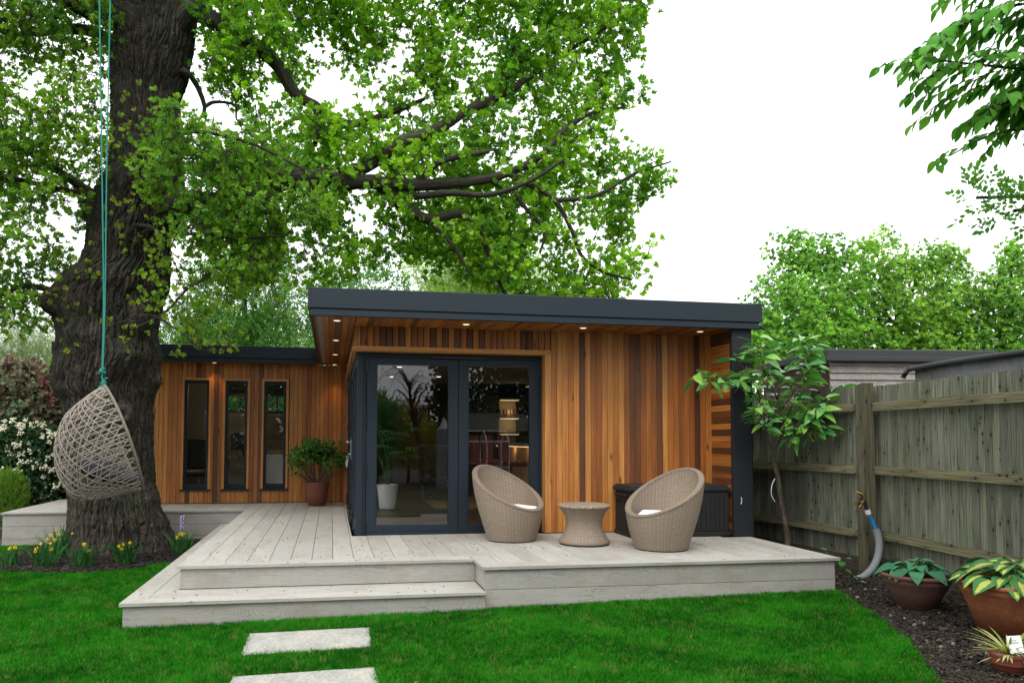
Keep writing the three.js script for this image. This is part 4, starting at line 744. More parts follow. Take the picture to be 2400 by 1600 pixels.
  // short shoots on the trunk and the low spray over the wing roof
  for (const [x, y, z, n, r] of [[-2.51, 3.74, -10.70, 3, .15], [-1.96, 3.47, -10.41, 6, .25], [-1.68, 3.70, -10.35, 7, .25], [-2.31, 3.26, -10.58, 4, .16], [-2.01, 3.02, -10.44, 6, .2], [-1.73, 2.79, -10.40, 8, .17], [-1.43, 2.70, -10.25, 7, .14], [-2.12, 2.62, -10.5, 3, .08], [-3.78, 3.43, -11.0, 8, .22], [-3.61, 3.78, -10.9, 9, .24], [-3.38, 3.66, -10.9, 5, .2], [-2.69, 4.20, -10.7, 5, .2], [-2.57, 4.03, -10.69, 4, .18], [-2.40, 3.80, -10.67, 4, .18], [-2.9, 5.2, -10.7, 9, .28], [-2.7, 5.6, -10.7, 10, .28], [-2.6, 5.0, -10.6, 10, .26], [-2.45, 4.6, -10.6, 8, .24], [-2.85, 4.7, -10.7, 9, .24], [-2.95, 5.9, -10.75, 6, .24], [-2.5, 5.9, -10.7, 6, .24], [-3.05, 4.3, -10.75, 8, .24], [-3.15, 5.5, -10.7, 9, .26], [-2.75, 6.3, -10.8, 4, .2], [-3.2, 3.8, -10.8, 6, .22], [-3.5, 3.2, -10.9, 6, .2], [-2.6, 2.75, -10.75, 4, .16], [-3.0, 3.05, -10.75, 3, .12], [-2.75, 2.95, -10.75, 4, .14], [-2.6, 3.4, -10.7, 4, .15], [-3.55, 2.75, -10.95, 4, .14], [-2.2, 3.95, -10.5, 5, .2]]) {
    const q = V(x, y, z), [b] = near(limbPts, q), e = Math.abs(b.z - z) > 0.7 ? V(x, y - 0.1, -11.0) : b;
    twigs.push(tube([e, e.clone().lerp(q, 0.5).add(V(0, 0.05, 0)), q], 0.006, 6, 5));
    for (let k = 0; k < n; k++) { const o = V(R(-1, 1, f), R(-0.6, 0.6, f), R(-1, 1, f)), pos = q.clone().addScaledVector(o, r); mats.push(M4(pos, look(o.add(V(0, 0.3, 0.2)), f() * 6), R(0.6, 0.9, f))); cols.push(mixC([.14, .27, .014], [.34, .42, .025], f())); twigs.push(tube([q, q.clone().lerp(pos, 0.5).add(V(0, 0.02, 0)), pos], 0.003, 3, 4)); }
  }
  tag(mesh('twigs', join(twigs), barkDark, oak), null, null, null, 'stuff');
  for (let v = 0; v < 3; v++) { const pick = mats.map((m, i) => i).filter((i) => i % 3 === v); instanced('crown', rosettes[v], white, pick.map((i) => mats[i]), oak, pick.map((i) => cols[i])); }
}
// ================================================================ other trees: trunk, limbs and scattered leafy shoots
function tree(name, label, base, top, r0, blobs, o, group) {
  const f = rng(o.seed), t = thing(name, label, o.cat ?? 'tree', base, 0, group), B = V(...base), list = [];
  const tg = tube([[0, -0.2, 0], [R(-.2, .2, f), top * 0.4, R(-.2, .2, f)], [R(-.3, .3, f), top * 0.75, R(-.2, .2, f)], [0, top, 0]], (k) => lerp(r0, r0 * 0.25, k), 18, 9);
  mesh('trunk', tg, barkDark, t);
  for (let i = 0; i <= 12; i++) list.push(V(0, lerp(top * 0.25, top, i / 12), 0));
  const lg = [];
  for (const [x, y, z, rx] of blobs) { const q = V(x, y, z).sub(B), b = V(0, clamp(q.y - rx * 0.9, top * 0.2, top), 0); const c = [b, b.clone().lerp(q, 0.5).add(V(R(-.2, .2, f), R(0, .3, f), 0)), q]; lg.push(tube(c, (k) => lerp(r0 * 0.45, 0.012, k), 10, 6)); const cv = new THREE.CatmullRomCurve3(c); for (let i = 1; i <= 8; i++) list.push(cv.getPointAt(i / 8)); }
  if (lg.length) mesh('limbs', join(lg), barkDark, t);
  const mats = [], cols = [], tw = [];
  blobs.forEach(([x, y, z, rx, ry, rz]) => {
    const C = V(x, y, z).sub(B), n = Math.round(o.density * rx * ry * 4);
    for (let i = 0; i < n; i++) {
      const d = V(R(-1, 1, f), R(-1, 1, f), R(-1, 1, f)); if (d.lengthSq() > 1) { i--; continue; }
      const rim = 1 + 0.30 * fbm(x + d.x * 2.2, y + d.y * 2.2, z + d.z * 2.2, 2);
      const q = V(C.x + d.x * rx * rim, C.y + d.y * ry * rim, C.z + d.z * rz * rim);
      if (fbm(q.x * o.gap + 3, q.y * o.gap, q.z * o.gap, 2) < o.thr) continue;
      const [b, dd] = near(list, q); if (dd > 0.3 && f() < 0.4) { tw.push(tube([b, b.clone().lerp(q, 0.5).add(V(0, R(-.05, .1, f), 0)), q], 0.007, 4, 4)); if (list.length < 500) list.push(b.clone().lerp(q, 0.6)); }
      const dir = d.clone().add(V(R(-.6, .6, f), R(-.3, .9, f) + (o.lift ?? 0.2), R(-.6, .6, f)));
      const tone = clamp(0.5 + fbm(q.x * 0.8, q.y * 0.8, q.z * 0.8, 2) + R(-0.35, 0.35, f), 0, 1);
      for (let k = 0; k < o.per; k++) { const p = q.clone().add(V(R(-1, 1, f), R(-1, 1, f), R(-1, 1, f)).multiplyScalar(o.rad)); mats.push(M4(p, look(dir.clone().add(V(R(-.5, .5, f), R(-.5, .5, f), R(-.5, .5, f))), f() * 6), R(0.75, 1.2, f))); cols.push(mixC(o.c0, o.c1, clamp(tone + R(-.2, .2, f), 0, 1))); }
    }
  });
  if (tw.length) tag(mesh('twigs', join(tw), barkDark, t), null, null, null, 'stuff');
  instanced('crown', o.leaf, o.mat, mats, t, cols);
  return t;
}
const whiteLeaf = leafMat(1, 1, 1), dullLeaf = leafMat(1, 1, 1, { transmission: 0.28, roughness: 0.85, clearcoat: 0.25, clearcoatRoughness: 0.35 });
const smallSprig = sprig(blade(0.065, ovate(0.30), 3, 0.25, 0.15), 7, 0.20, rng(61)), midSprig = sprig(blade(0.095, ovate(0.30), 3, 0.25, 0.2), 6, 0.22, rng(62)), leafyKnot = cluster(blade(0.072, ovate(0.34), 3, 0.25, 0.2), 7, 1.05, rng(65)), hangSprig = sprig(blade(0.11, ovate(0.11), 2, 0.2, 0.3), 12, 0.5, rng(63)), ivySprig = cluster(blade(0.10, ovate(0.36), 3, 0.25, 0.2), 7, 1.0, rng(64));
const G1 = 'green fruit trees beyond the fence';
tree('fruit_tree', 'bright green bushy tree just right of the roof corner', [11.2, 0, -16.2], 4.2, .16, [[10.4, 4.0, -15.6, 1.5, 1.35, 1.3], [11.6, 4.9, -16.2, 1.6, 1.2, 1.4], [11.3, 3.3, -15.6, 1.9, 1.2, 1.3], [9.3, 3.6, -15.0, .9, .9, .8], [8.7, 3.1, -14.8, .7, .7, .6], [11.0, 6.0, -16.3, .7, .6, .6], [12.0, 5.9, -16.3, .6, .6, .6]], { seed: 11, density: 205, per: 2, rad: .12, gap: 1.9, thr: -0.06, leaf: leafyKnot, mat: whiteLeaf, c0: [.06, .22, .02], c1: [.31, .64, .06] }, G1);
tree('fruit_tree', 'bright green tree with reddish tips above the white boarded shed', [14.0, 0, -16.4], 4.6, .16, [[13.3, 4.6, -15.8, 1.5, 1.3, 1.3], [14.4, 4.6, -15.8, 1.6, 1.4, 1.3], [13.6, 3.2, -15.4, 1.9, 1.1, 1.2], [13.0, 6.0, -16, .6, .65, .6], [14.6, 5.9, -16, .8, .5, .6]], { seed: 12, density: 205, per: 2, rad: .12, gap: 1.9, thr: -0.06, leaf: leafyKnot, mat: whiteLeaf, c0: [.07, .23, .02], c1: [.38, .66, .07] }, G1);
tree('fruit_tree', 'bright green tree with long upright shoots at the right edge', [16.3, 0, -15.6], 4.6, .16, [[15.6, 4.2, -15.2, 1.4, 1.2, 1.2], [16.6, 4.9, -15.0, 1.3, 1.2, 1.2], [16.2, 3.2, -14.8, 1.9, 1.1, 1.2], [15.9, 5.7, -15.2, .35, .7, .35], [17.2, 5.9, -15.0, .35, .8, .35]], { seed: 13, density: 205, per: 2, rad: .12, gap: 1.9, thr: -0.06, leaf: leafyKnot, mat: whiteLeaf, c0: [.06, .21, .02], c1: [.31, .62, .06] }, G1);
tree('evergreen_tree', 'dark ivy covered tree rising behind the wing roof', [-2.2, 0, -19.5], 5.2, .22, [[-2.2, 4.9, -19.2, 1.25, 1.5, 1.0], [-2.4, 3.3, -19.0, 1.5, 1.3, 1.0], [-1.3, 3.6, -19.0, 1.2, 1.3, 1.0], [-3.4, 3.6, -19.2, 1.0, 1.2, .9], [-1.7, 6.1, -19.3, .7, .8, .6]], { seed: 14, density: 270, per: 2, rad: .13, gap: 1.6, thr: -0.08, leaf: smallSprig, mat: dullLeaf, c0: [.04, .16, .02], c1: [.18, .42, .06] });
const G2 = 'slender trees behind the main roof';
tree('birch_tree', 'open light green tree with thin upright stems behind the roof corner', [0.5, 0, -20], 6.6, .09, [[0.2, 4.6, -19.6, .9, 1.0, .8], [1.1, 4.4, -19.8, .9, .9, .8], [0.7, 5.8, -20, .7, .8, .7], [-0.3, 5.2, -20, .5, .7, .5], [1.6, 5.2, -20, .5, .7, .5]], { seed: 15, density: 120, per: 2, rad: .16, gap: 1.6, thr: -0.05, leaf: midSprig, mat: whiteLeaf, c0: [.10, .27, .06], c1: [.20, .42, .09] }, G2);
tree('birch_tree', 'pale yellow green tree behind the middle of the main roof', [3.8, 0, -21], 7.6, .12, [[3.4, 6.6, -20.6, 1.5, 1.5, 1.0], [4.9, 5.6, -20.6, 1.4, 1.4, 1.0], [3.0, 4.6, -20.6, 1.3, 1.2, 1.0], [4.3, 4.2, -20.4, 1.6, 1.0, 1.0], [3.6, 8.0, -20.8, .8, .9, .8], [6.0, 4.4, -20.6, 1.0, 1.1, .9]], { seed: 16, density: 230, per: 2, rad: .16, gap: 1.3, thr: -0.14, leaf: smallSprig, mat: whiteLeaf, c0: [.22, .42, .06], c1: [.50, .72, .14] }, G2);
tree('conifer_tree', 'grey green pine standing behind the pale tree over the roof', [4.6, 0, -24.5], 9.0, .18, [[4.6, 7.6, -24, .9, 1.5, .8], [4.4, 5.6, -24, 1.3, 1.4, .9], [5.2, 6.4, -24, 1.0, 1.0, .8]], { seed: 17, density: 150, per: 2, rad: .14, gap: 1.4, thr: -0.12, leaf: hangSprig, mat: dullLeaf, c0: [.03, .06, .03], c1: [.06, .11, .05] });
tree('willow_tree', 'pale weeping willow far behind the flowering shrubs', [-9.6, 0, -25.5], 5.0, .25, [[-9.6, 4.3, -25.2, 1.4, 1.2, 1.0], [-10.3, 3.2, -25, 1.2, 1.2, 1.0], [-8.8, 3.2, -25, 1.1, 1.2, 1.0], [-9.6, 2.4, -24.8, 1.7, 1.1, 1.0], [-8.2, 2.2, -24.8, 1.0, 1.1, .9]], { seed: 18, density: 150, per: 2, rad: .16, gap: 1.2, thr: -0.2, lift: -1.4, leaf: hangSprig, mat: whiteLeaf, c0: [.16, .25, .08], c1: [.30, .40, .16] });
tree('hedge_tree', 'fresh green bush between the oak trunk and the red shrub', [-5.2, 0, -18.5], 2.0, .07, [[-5.2, 1.9, -18.2, .9, .8, .6], [-4.6, 2.5, -18.6, .6, .7, .5], [-5.8, 2.6, -19, .8, .8, .6], [-5.0, 1.2, -18.2, .9, .8, .6]], { seed: 19, cat: 'shrub', density: 260, per: 2, rad: .12, gap: 1.4, thr: -0.25, leaf: smallSprig, mat: whiteLeaf, c0: [.06, .17, .02], c1: [.16, .30, .035] });
// a line of dark trees that closes the view behind the gardens
tree('garden_hedge', 'dark green hedge far behind the cedar wing', [-3, 0, -27], 3.0, .1, [[-9, 1.6, -27, 2.4, 1.5, .7], [-6, 1.8, -27, 2.4, 1.6, .7], [-3, 1.8, -27, 2.4, 1.8, .7], [0, 1.8, -27, 2.4, 1.8, .7], [3, 1.9, -27, 2.4, 1.8, .7]], { seed: 20, cat: 'hedge', density: 130, per: 2, rad: .2, gap: 1.0, thr: -0.4, leaf: ivySprig, mat: dullLeaf, c0: [.025, .09, .02], c1: [.07, .18, .04] });
// ---- shrubs on the left
const redSprig = cluster(blade(0.10, ovate(0.22), 3, 0.25, 0.15), 8, 0.9, rng(71)), darkSprig = cluster(blade(0.07, ovate(0.28), 3, 0.2, 0.15), 8, 1.1, rng(72)), thuja = sprig(blade(0.05, ovate(0.13), 2, 0.1, 0.1), 12, 0.14, rng(73));
tree('red_leaved_shrub', 'shrub with dark red new leaves above the white flowers', [-6.3, -0.15, -16.6], 2.2, .06, [[-6.2, 2.5, -16.3, .8, .55, .6], [-5.6, 2.2, -16.2, .45, .45, .5], [-6.7, 2.2, -16.2, .6, .6, .6], [-6.1, 1.9, -16.2, .9, .5, .6]], { seed: 21, cat: 'shrub', density: 420, per: 2, rad: .09, gap: 1.8, thr: -0.3, leaf: redSprig, mat: dullLeaf, c0: [.22, .085, .07], c1: [.20, .32, .17] });
const choisya = tree('flowering_shrub', 'dark leaved shrub covered in creamy white flower heads', [-5.9, -0.15, -15.6], 1.2, .05, [[-5.9, 1.0, -15.6, .8, .85, .6], [-5.3, 1.0, -15.5, .55, .75, .5], [-6.5, 1.0, -15.6, .6, .9, .5], [-5.6, 0.45, -15.4, .9, .5, .5]], { seed: 22, cat: 'shrub', density: 620, per: 2, rad: .08, gap: 2.0, thr: -0.45, leaf: darkSprig, mat: dullLeaf, c0: [.012, .05, .012], c1: [.035, .10, .02] });
{ const f = rng(23), petal = [], fl = new THREE.IcosahedronGeometry(0.020, 0); for (let i = 0; i < 16; i++) { const g = fl.clone(); g.scale(1, 0.55, 1); g.rotateX(f() * 3); g.rotateY(f() * 3); g.translate(R(-.05, .05, f), R(-.03, .035, f), R(-.05, .05, f)); petal.push(g); }
  const head = join(petal), fm = std(.68, .66, .50, 0.8), heads = [];
  for (let i = 0; i < 160; i++) { const x = R(-6.7, -4.95, f), y = R(0.25, 1.85, f), e = Math.sqrt(Math.max(0, 1 - Math.pow((x + 5.85) / 1.1, 2) * 0.6)); heads.push(M4(V(x + 5.9, y * (0.7 + 0.3 * e) + 0.15, 0.22 + 0.28 * e + R(-.12, .12, f)), quat(f() * 2, f() * 6, f() * 2), R(0.7, 1.25, f))); }
  instanced('flower_heads', head, fm, heads, choisya); }
tree('small_conifer', 'small bright lime green conifer at the left edge beside the deck', [-5.60, -0.15, -14.52], 0.75, .03, [[-5.60, 0.42, -14.5, .25, .34, .22], [-5.62, 0.15, -14.45, .30, .28, .24], [-5.58, 0.68, -14.5, .12, .2, .11]], { seed: 24, cat: 'shrub', density: 3600, per: 1, rad: .03, gap: 3, thr: -0.5, lift: 1.2, leaf: thuja, mat: whiteLeaf, c0: [.09, .22, .02], c1: [.20, .36, .03] });
function strap(len, w, droop, n = 6) { return blade(len, (t) => (w / len) * (0.6 + 0.4 * Math.sin(Math.PI * Math.min(1, t * 1.15))) * (t > 0.85 ? (1 - t) / 0.15 : 1), n, 0.3, droop); }
{ const f = rng(25), t = thing('spiky_plant', 'striped spiky plant beside the left end of the deck', 'plant', [-5.72, -0.12, -14.2]); for (let i = 0; i < 22; i++) { const a = f() * 6.28, m = mesh('leaf', strap(R(.28, .45, f), 0.016, R(.2, .6, f)), leafMat(.36, .42, .28), t); m.rotation.set(-R(.5, 1.3, f), a, 0, 'YXZ'); } }
// ---- azalea in the pot by the wing
{ const f = rng(31), t = thing('azalea_bush', 'rounded green azalea growing in the brown pot by the wing wall', 'plant', [-0.225, DK + 0.35, -13.20]);
  const st = [], mats = [], cols = [], tips = [];
  for (let i = 0; i < 34; i++) { const a = f() * 6.28, r = R(.1, .5, f), h = R(.42, .70, f) - (r > .36 ? R(.1, .22, f) : 0), q = V(Math.cos(a) * r, h, Math.sin(a) * r * 0.75); if (i < 4) q.set(R(.38, .50, f), R(.36, .44, f), R(-.1, .15, f)); st.push(tube([[0, 0, 0], [q.x * 0.55, h * 0.30, q.z * 0.55], q], (k) => lerp(0.011, 0.003, k), 8, 5)); tips.push(q); }
  mesh('stems', join(st), std(.10, .075, .05, 0.9), t);
  for (let i = 0; i < 1150; i++) { const q = tips[i % tips.length], o = V(R(-1, 1, f), R(-1, 1, f), R(-1, 1, f)).multiplyScalar(0.125); o.y *= 0.75; const p = q.clone().add(o); mats.push(M4(p, look(V(o.x * 6 + p.x, 0.7 + o.y * 3, o.z * 6 + p.z), f() * 6), R(.7, 1.05, f))); cols.push(mixC([.025, .10, .010], [.11, .26, .03], f())); }
  instanced('foliage', cluster(blade(0.052, ovate(0.22), 3, 0.2, 0.1), 7, 1.0, f), dullLeaf, mats, t, cols); }
// ---- small tree by the dark post: every leaf by itself
const bigLeaf = [0, 1, 2, 3].map((i) => blade(0.205 + 0.015 * i, ovate(0.22), 7, 0.18 + 0.06 * i, 0.18 + 0.10 * i, 0.006));
{ const f = rng(33), t = thing('young_cherry_tree', 'young broad leaved tree between the dark post and the fence', 'tree', [5.39, 0.04, -8.21]), B = V(5.39, 0.04, -8.21), rel = (p) => V(...p).sub(B);
  const stemM = std(.30, .25, .21, 0.85, { map: barkMap, bumpMap: barkMap, bumpScale: 0.003 });
  mesh('trunk', tube([[5.39, -0.05, -8.21], [5.37, .40, -8.21], [5.33, .65, -8.21], [5.28, .90, -8.2], [5.25, 1.11, -8.2], [5.19, 1.31, -8.2]].map(rel), (k) => lerp(0.036, 0.027, k), 20, 8), stemM, t);
  const br = [[[5.19, 1.29, -8.2], [5.08, 1.61, -8.15], [5.0, 1.95, -8.1], [4.89, 2.16, -8.06], [4.64, 2.51, -8.08]], [[5.20, 1.30, -8.2], [5.14, 1.62, -8.12], [5.20, 1.95, -8.10], [5.24, 2.32, -8.09], [5.09, 2.70, -8.10]], [[5.20, 1.30, -8.2], [5.28, 1.62, -8.12], [5.44, 2.05, -8.08], [5.59, 2.30, -8.03], [5.70, 2.66, -8.09]], [[5.0, 1.95, -8.1], [4.7, 2.15, -8.0], [4.4, 2.23, -8.0], [4.12, 2.24, -8.05]], [[5.30, 1.66, -8.12], [5.55, 1.85, -8.0], [5.80, 2.02, -8.0], [6.0, 2.1, -8.0]], [[5.1, 1.55, -8.16], [4.95, 1.7, -7.95], [4.78, 1.95, -7.8]], [[5.25, 1.55, -8.15], [5.40, 1.75, -7.9], [5.55, 1.9, -7.75]], [[5.16, 1.75, -8.12], [5.30, 2.1, -7.9], [5.4, 2.45, -7.85]], [[5.2, 2.0, -8.1], [4.98, 2.35, -8.0], [4.86, 2.66, -7.95]], [[5.5, 2.15, -8.06], [5.5, 2.45, -7.95], [5.42, 2.74, -7.95]], [[5.22, 1.5, -8.15], [5.45, 1.62, -7.95], [5.62, 1.66, -7.85]]];
  const nodes = [];
  br.forEach((b, i) => { const pts = b.map(rel); mesh('branch', tube(pts, (k) => lerp(i < 3 ? 0.017 : 0.010, 0.0035, k), 20, 6), stemM, t); const c = new THREE.CatmullRomCurve3(pts, false, 'centripetal'); for (let k = 0; k < 20; k++) { const u = 0.32 + 0.68 * k / 19; nodes.push([c.getPointAt(u), c.getTangentAt(u), u]); } });
  const lm = [[.065, .26, .045], [.10, .33, .045], [.05, .21, .04], [.19, .40, .05]].map((c) => leafMat(...c, { roughness: 0.9, transmission: 0.32, clearcoat: 0.9, clearcoatRoughness: 0.22 }));
  let made = 0;
  while (made < 298) { const [p, tg, u] = nodes[Math.floor(f() * nodes.length)], a = f() * 6.28, m = mesh('leaf', bigLeaf[Math.floor(f() * 4)], lm[Math.floor(f() * 4)], t);
    const d = V(Math.cos(a), R(-0.75, 0.15, f), Math.sin(a)).addScaledVector(tg, 0.5).normalize(), off = R(0.01, 0.10, f);
    m.position.copy(p).addScaledVector(d, off).add(V(0, R(-.05, .05, f), 0)); const x = new THREE.Vector3().crossVectors(up, d).normalize(), y = new THREE.Vector3().crossVectors(d, x); m.quaternion.setFromRotationMatrix(new THREE.Matrix4().makeBasis(x, y, d)); m.rotateZ(R(-.8, .8, f)); m.scale.setScalar(R(.6, 1.0, f)); made++; }
  const more = [], moreC = []; for (let i = 0; i < 100; i++) { const [p, tg] = nodes[Math.floor(f() * nodes.length)], a = f() * 6.28, d = V(Math.cos(a), R(-0.75, 0.15, f), Math.sin(a)).addScaledVector(tg, 0.5).normalize(), x = new THREE.Vector3().crossVectors(up, d).normalize(), y = new THREE.Vector3().crossVectors(d, x); more.push(M4(p.clone().addScaledVector(d, R(.01, .10, f)).add(V(0, R(-.06, .06, f), 0)), new THREE.Quaternion().setFromRotationMatrix(new THREE.Matrix4().makeBasis(x, y, d)).multiply(new THREE.Quaternion().setFromAxisAngle(fwd, R(-.8, .8, f))), R(.5, .85, f))); moreC.push(mixC([.05, .20, .035], [.17, .38, .05], f())); }
  instanced('small_leaves', bigLeaf[1], leafMat(1, 1, 1, { transmission: 0.32, clearcoat: 0.9, clearcoatRoughness: 0.22 }), more, t, moreC);
  const seeds = []; for (let i = 0; i < 70; i++) { const [p] = nodes[Math.floor(f() * nodes.length)], q = p.clone().add(V(R(-.07, .07, f), R(-.1, .0, f), R(-.07, .09, f))); for (let k = 0; k < 5; k++) { const e = q.clone().add(V(R(-.04, .04, f), R(-.05, .02, f), R(-.04, .04, f))); seeds.push(tube([q, e], 0.0016, 2, 4)); const s = new THREE.SphereGeometry(0.006, 5, 4); s.translate(e.x, e.y, e.z); seeds.push(s); } }
  tag(mesh('seed_clusters', join(seeds), std(.40, .27, .10, 0.8), t), null, null, null, 'stuff');
  mesh('tie_tag', tube([[5.20, 1.05, -8.17], [5.15, .98, -8.15], [5.14, .86, -8.15], [5.19, .78, -8.16]].map(rel), 0.005, 12, 6), std(.6, .6, .58, 0.6), t);
}
// ---- overhanging tree at the top right: flat sprays of toothed oval leaves
{ const f = rng(35), B = [7.06, 0.13, -3.0], t = thing('overhanging_tree', 'tree leaning over the fence with broad dark leaves at top right', 'tree', B);
  mesh('trunk', tube([[0, -0.1, 0], [0.05, 1.6, 0], [-0.1, 3.2, 0.1], [-0.4, 5.0, 0.1], [-0.6, 6.6, 0]], (k) => lerp(0.17, 0.06, k), 20, 10), barkDark, t);
  const arms = [[[-0.2, 3.4, 0], [-1.6, 3.75, -.15], [-2.8, 3.78, -.3], [-3.5, 3.72, -.4], [-3.85, 3.55, -.45]], [[-0.3, 4.2, .1], [-1.8, 4.35, -.3], [-2.9, 4.2, -.4], [-3.6, 4.0, -.45]], [[-0.2, 3.5, .1], [-1.4, 3.55, -.4], [-2.4, 3.45, -.35], [-3.1, 3.40, -.4], [-3.95, 3.42, -.45]], [[-0.15, 3.2, 0], [-1.5, 3.40, -.6], [-2.4, 3.30, -.75], [-3.1, 3.24, -.85], [-3.38, 3.10, -.9]], [[-0.3, 4.6, .1], [-1.8, 4.9, .2], [-3.0, 4.7, .1], [-3.6, 4.4, 0]], [[-0.3, 4.3, 0], [-1.5, 4.2, -.8], [-2.6, 3.95, -.6], [-3.3, 3.7, -.1]], [[-0.3, 4.0, 0], [-1.5, 3.9, -.7], [-2.5, 3.7, -.7], [-3.2, 3.5, -.5]], [[-0.3, 4.4, 0], [-1.5, 4.5, -.5], [-2.7, 4.4, -.6], [-3.3, 4.2, -.6]], [[-0.2, 3.25, 0], [-1.5, 3.40, -.1], [-2.6, 3.36, -.3], [-3.5, 3.2, -.42]], [[-0.2, 3.3, 0], [-1.4, 3.5, -.3], [-2.4, 3.45, -.5], [-3.3, 3.3, -.6]], [[-0.3, 3.7, 0], [-1.4, 3.7, -.3], [-2.3, 3.6, -.4], [-2.9, 3.45, -.6]]];
  const leafG = [0, 1, 2].map((i) => blade(0.068 + 0.010 * i, ovate(0.30), 6, 0.16, 0.22 + 0.1 * i)), lm = [[.045, .22, .015], [.07, .29, .018], [.15, .42, .03]].map((c) => leafMat(...c, { transmission: 0.4, roughness: 0.92 }));
  const tw = [], spots = [];
  arms.forEach((a, ai) => { const pts = a.map((p) => V(...p)), c = new THREE.CatmullRomCurve3(pts, false, 'centripetal'); mesh('branch', tube(pts, (k) => lerp(0.035, 0.004, k), 24, 7), barkDark, t);
    const nT = ai === 3 ? 20 : 76;
    for (let k = 0; k < nT; k++) { const u = 0.42 + 0.58 * k / (nT - 1), p = c.getPointAt(u), tg = c.getTangentAt(u), side = k % 2 ? 1 : -1, len = R(.22, .46, f) * (ai === 3 ? 0.6 : 1) * (u > 0.93 ? 0.6 : 1);
      const d = tg.clone().add(V(R(-.3, .1, f), R(-.6, .35, f), side * R(.3, 1.3, f) * (ai === 3 ? 0.5 : 1))).normalize(), e = p.clone().addScaledVector(d, len).add(V(0, -len * 0.18, 0)); const q = [p, p.clone().lerp(e, 0.5).add(V(0, 0.025, 0)), e]; tw.push(tube(q, 0.0026, 6, 4)); const cc = new THREE.CatmullRomCurve3(q);
      const nl = Math.round(len / 0.032); for (let j = 1; j <= nl; j++) { const v = j / nl, pp = cc.getPointAt(v), tt = cc.getTangentAt(v); spots.push([pp, tt.clone().add(new THREE.Vector3().crossVectors(tt, up).multiplyScalar((j % 2 ? 1 : -1) * R(.5, 1.1, f))).add(V(0, -.30, 0)).normalize()]); } } });
  tag(mesh('twigs', join(tw), barkDark, t), null, null, null, 'stuff');
  const place = (d) => { const x = new THREE.Vector3().crossVectors(up, d).normalize(), y = new THREE.Vector3().crossVectors(d, x); return new THREE.Quaternion().setFromRotationMatrix(new THREE.Matrix4().makeBasis(x, y, d)).multiply(new THREE.Quaternion().setFromAxisAngle(fwd, R(-.5, .5, f))); };
  // the leaves that show largest, towards the lens, one by one; the rest as one mass
  const order = spots.map((s, i) => [s[0].x, i]).sort((a, b) => a[0] - b[0]).map((q) => q[1]), rest = [], restC = [];
  order.forEach((si, k) => { const [p, d] = spots[si], s = R(.75, 1.2, f); if (k % 6 === 0 && k < 1740) { const m = mesh('leaf', leafG[(k / 6) % 3 | 0], lm[Math.floor(f() * 3)], t); m.position.copy(p); m.quaternion.copy(place(d)); m.scale.setScalar(s); } else { rest.push(M4(p, place(d), s)); restC.push(mixC([.04, .20, .015], [.14, .39, .03], f())); } });
  instanced('leaves', leafG[1], leafMat(1, 1, 1, { transmission: 0.4 }), rest, t, restC);
}
{ // second, farther branch with smaller leaves
  tree('overhanging_tree', 'small leaved branch reaching over the fence below the broad leaves', [8.4, 0, -5.2], 4.4, .10, [[5.05, 3.44, -5.1, .28, .10, .15], [5.4, 3.36, -5.1, .30, .16, .18], [5.75, 3.40, -5.1, .35, .24, .2], [6.2, 3.6, -5.1, .4, .3, .25], [7.2, 4.2, -5.2, .9, .6, .6]], { seed: 36, density: 260, per: 1, rad: .05, gap: 3, thr: -0.15, leaf: sprig(blade(0.055, ovate(0.30), 3, 0.2, 0.2), 6, 0.13, rng(37)), mat: whiteLeaf, c0: [.06, .20, .02], c1: [.14, .34, .03] });
}
// ---- hostas: every leaf by itself
const hostaG = [0, 1, 2].map((i) => blade(0.20 + 0.02 * i, (t) => 0.36 * Math.pow(Math.sin(Math.PI * Math.pow(t, 0.72)), 0.8), 8, 0.22, 0.45 + 0.1 * i, 0.004));
function hosta(label, x, y, z, n, r, mats, seed, size, core) {
  const f = rng(seed), t = thing('hosta_plant', label, 'plant', [x, y, z]), st = [];
  for (let i = 0; i < n; i++) { const a = i * 2.4 + f() * 0.5, k = Math.sqrt((i + 0.5) / n), rr = r * k * R(.75, 1.05, f), h = lerp(0.20, 0.085, k * k) * R(.8, 1.2, f) * size, p = V(Math.sin(a) * rr, h, Math.cos(a) * rr), d = V(Math.sin(a), lerp(0.5, -0.05, k), Math.cos(a)).normalize();
    const m = mesh('leaf', hostaG[i % 3], mats[i % mats.length], t); const xx = new THREE.Vector3().crossVectors(up, d).normalize(), yy = new THREE.Vector3().crossVectors(d, xx); m.quaternion.setFromRotationMatrix(new THREE.Matrix4().makeBasis(xx, yy, d)); m.rotateZ(R(-.35, .35, f)); m.position.copy(p); const s = size * R(.7, 1.05, f) * lerp(0.7, 1, k); m.scale.setScalar(s);
    if (core) { const c = mesh('leaf_centre', core, mats.core, m); c.position.set(0, 0.003, 0.012); }
    st.push(tube([[0, -0.04, 0], [p.x * 0.5, h * 0.7, p.z * 0.5], p], 0.0045, 5, 5)); }
  mesh('stalks', join(st), leafMat(.09, .2, .04), t);
}
const hMap = texture(256, 256, (u, v) => { const l = 0.86 + 0.14 * Math.cos((Math.abs(u - 0.5) * (1.3 - 0.4 * v)) * Math.PI * 22); return [l, l, l]; }, false);
hosta('blue green hosta in the weathered clay pot', 5.02, gy(5, -5.8) + 0.275, -5.80, 34, 0.19, [[.035, .19, .085], [.045, .22, .09], [.03, .16, .07]].map((c) => leafMat(...c, { transmission: 0.18, roughness: 0.9, clearcoat: 0.2, clearcoatRoughness: 0.5, map: hMap, bumpMap: hMap, bumpScale: 0.003 })), 41, 0.74);
